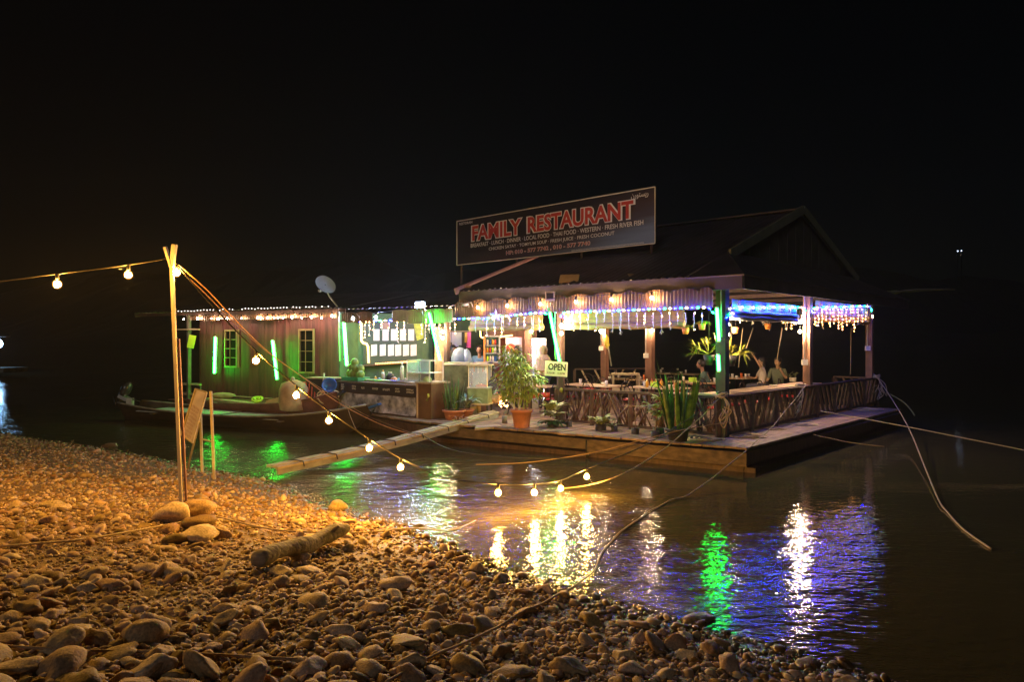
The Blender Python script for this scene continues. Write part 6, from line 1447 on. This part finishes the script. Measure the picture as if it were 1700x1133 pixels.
    def put(mb, name, m): mb.v = [tuple(X @ Vector(v)) for v in mb.v]; return mb.build(name, m, t)
    sk_ = M['skin'] if skin is None else mat('skin_tone', skin, .5, .06, 8)
    bo = put(body, 'body', sk_)
    put(skinned('shirt', S, SE, None, t), 'shirt', mat('shirt_cloth', shirt, .8, .12, 9)); put(skinned('trousers', T_, TE, None, t), 'trousers', mat('trouser_cloth', pants, .8, .15, 9))
    ey = MB(); 
    for s_ in (-1, 1): ey.ball(hd+Rh @ V(s_*.034, .088, .022), .011, 6, (1.3, .5, .7))
    ey.box(hd+Rh @ V(0, .099, -.066), (.045, .008, .008), rz=look); put(ey, 'facial_features', M['hair'])
    if scarf:
        sm = mat('headscarf', scarf, .75, .12, 8); mb = MB(); mb.ball(hd+Rh @ V(0, -.03, .03), .125, 14, (.9, .95, 1.15), M=Rh); mb.ball(nk+V(0, 0, .0), .15, 12, (1.0, .85, .75)); put(mb, 'headscarf', sm)
        mb = MB(); mb.ball(hd+Rh @ V(0, .045, 0), .078, 10, (.85, .75, 1.1), M=Rh); put(mb, 'face', sk_); mb = MB()
        for s_ in (-1, 1): mb.ball(hd+Rh @ V(s_*.03, .104, .022), .010, 6, (1.3, .5, .7))
        put(mb, 'eyes', M['hair'])
    else:
        mb = MB(); mb.ball(hd+Rh @ V(0, -.032, .052), .116, 14, (.9, 1.0, 1.0), M=Rh)
        if hair == 'long': mb.ball(hd+Rh @ V(0, -.06, -.06), .09, 10, (.95, .7, 1.5), M=Rh)
        if hair == 'cap': mb.box(hd+Rh @ V(0, .12, .075), (.13, .1, .015), rz=look)
        put(mb, 'hair', M['hair'])
    for s_ in (0, 1):
        a2 = an[s_]; mb = MB(); mb.ball(a2+V(0, .06, -.035), .06, 8, (.75, 1.9, .5)); put(mb, 'sandal', M['blackpot'])
    return t
def on(px, d, z=ZD): q = at(px, 566, d); return V(q.x, q.y, z)
# facing angle: local +Y turned by rz; -90deg looks to +X, +90deg looks to -X
person('guest in a white printed shirt at the round table, raising one arm, turned left', on(1266, 20.0), R(75), .50, ((-.30, .25, 1.42), (.22, .4, .80)), (.62, .55, .50), (.08, .08, .12), 'long', look=.1, skin=(.42, .24, .15))
person('guest in a dark green shirt resting chin on hand, right of the white-shirted one', on(1292, 19.6), R(150), .50, ((-.10, .22, 1.05), (.24, .36, .75)), (.10, .12, .08), (.05, .05, .06), 'long', lean=.10, look=-.3, skin=(.42, .26, .15))
person('guest in a dark shirt slouching on a chair left of the corner post', on(1176, 18.6), R(70), .45, ((-.2, .42, .70), (.2, .42, .70)), (.05, .09, .08), (.08, .05, .05), 'short', lean=.18, skin=(.30, .15, .10))
person('woman in a pale pink headscarf standing at the bright cooler', on(902, 17.8), R(215), None, ((-.2, .3, 1.15), (.22, .25, 1.1)), (.60, .45, .38), (.06, .05, .09), scarf=(.70, .52, .50), sleeve=1)
person('woman in a black headscarf standing behind the crown of the potted tree', on(860, 18.2), R(150), None, ((-.2, .3, 1.2), (.2, .3, 1.15)), (.03, .025, .03), (.03, .03, .04), scarf=(.02, .018, .02), sleeve=1)
person('woman in a black headscarf and beige skirt seated low beside the green food cart', on(822, 16.9), R(95), .42, ((-.18, .42, .72), (.2, .40, .68)), (.05, .05, .07), (.42, .32, .20), scarf=(.015, .015, .018), lean=.12, sleeve=1, look=.2)
person('kitchen worker in a blue shirt bending over the counter behind the serving table', on(797, 20.0), R(175), None, ((-.25, .42, 1.3), (.25, .42, 1.3)), (.12, .25, .42), (.05, .05, .06), 'short', lean=.15)
person('kitchen worker in a black shirt standing beside the hanging cloths', on(752, 19.3), R(200), None, ((-.22, .3, 1.1), (.22, .3, 1.1)), (.03, .035, .05), (.04, .04, .05), 'short')
# low table with fairy lights and metal chairs behind the pot
q = fl(850, 690); t = thing('folding_chair', 'white metal folding chair behind the terracotta pot', 'chair', q)
for a_, b_ in (((-.2, 0, 0), (.25, 0, .85)), ((.25, 0, 0), (-.2, 0, .45)), ((-.2, .35, 0), (.25, .35, .85)), ((.25, .35, 0), (-.2, .35, .45))): MB().tube([q+V(*a_), q+V(*b_)], .014, 6).build('frame_tube', M['white'], t)
MB().box(q+V(0, .17, .45), (.42, .36, .03)).build('seat', M['tin_grey'], t); MB().box(q+V(.22, .17, .75), (.03, .36, .2)).build('backrest', M['tin_grey'], t)
t = thing('light_chain', 'heap of small fairy lights lying beside the seated woman in the beige skirt', 'fairy lights', fl(835, 680)); mb = MB(); rr = random.Random(3); pts = []
for k in range(26): c = at(829+rr.uniform(0, 14), 664+rr.uniform(-9, 12), 16.6+rr.uniform(-.2, .2)); pts.append(c); mb.ball(c, .011, 5)
mb.build('tiny_bulbs', E['fairy'], t, kind='stuff'); MB().tube(spline(pts, 2), .003, 4).build('cable', M['cable'], t)

# ------------------------------------------------------------------ damp night air
hz = MB(); hz.box((-3, 150, 37.8), (640, 330, 78)); 
hm = bpy.data.materials.new('haze'); hm.use_nodes = True; t_ = hm.node_tree; t_.nodes.remove(t_.nodes['Principled BSDF']); pv = t_.nodes.new('ShaderNodeVolumePrincipled')
pv.inputs['Color'].default_value = (.9, .9, .9, 1); pv.inputs['Density'].default_value = .0005; pv.inputs['Anisotropy'].default_value = .6
t_.links.new(pv.outputs[0], t_.nodes['Material Output'].inputs['Volume']); hm.cycles.volume_sampling = 'MULTIPLE_IMPORTANCE'
hb = hz.build('haze', hm, kind='stuff')
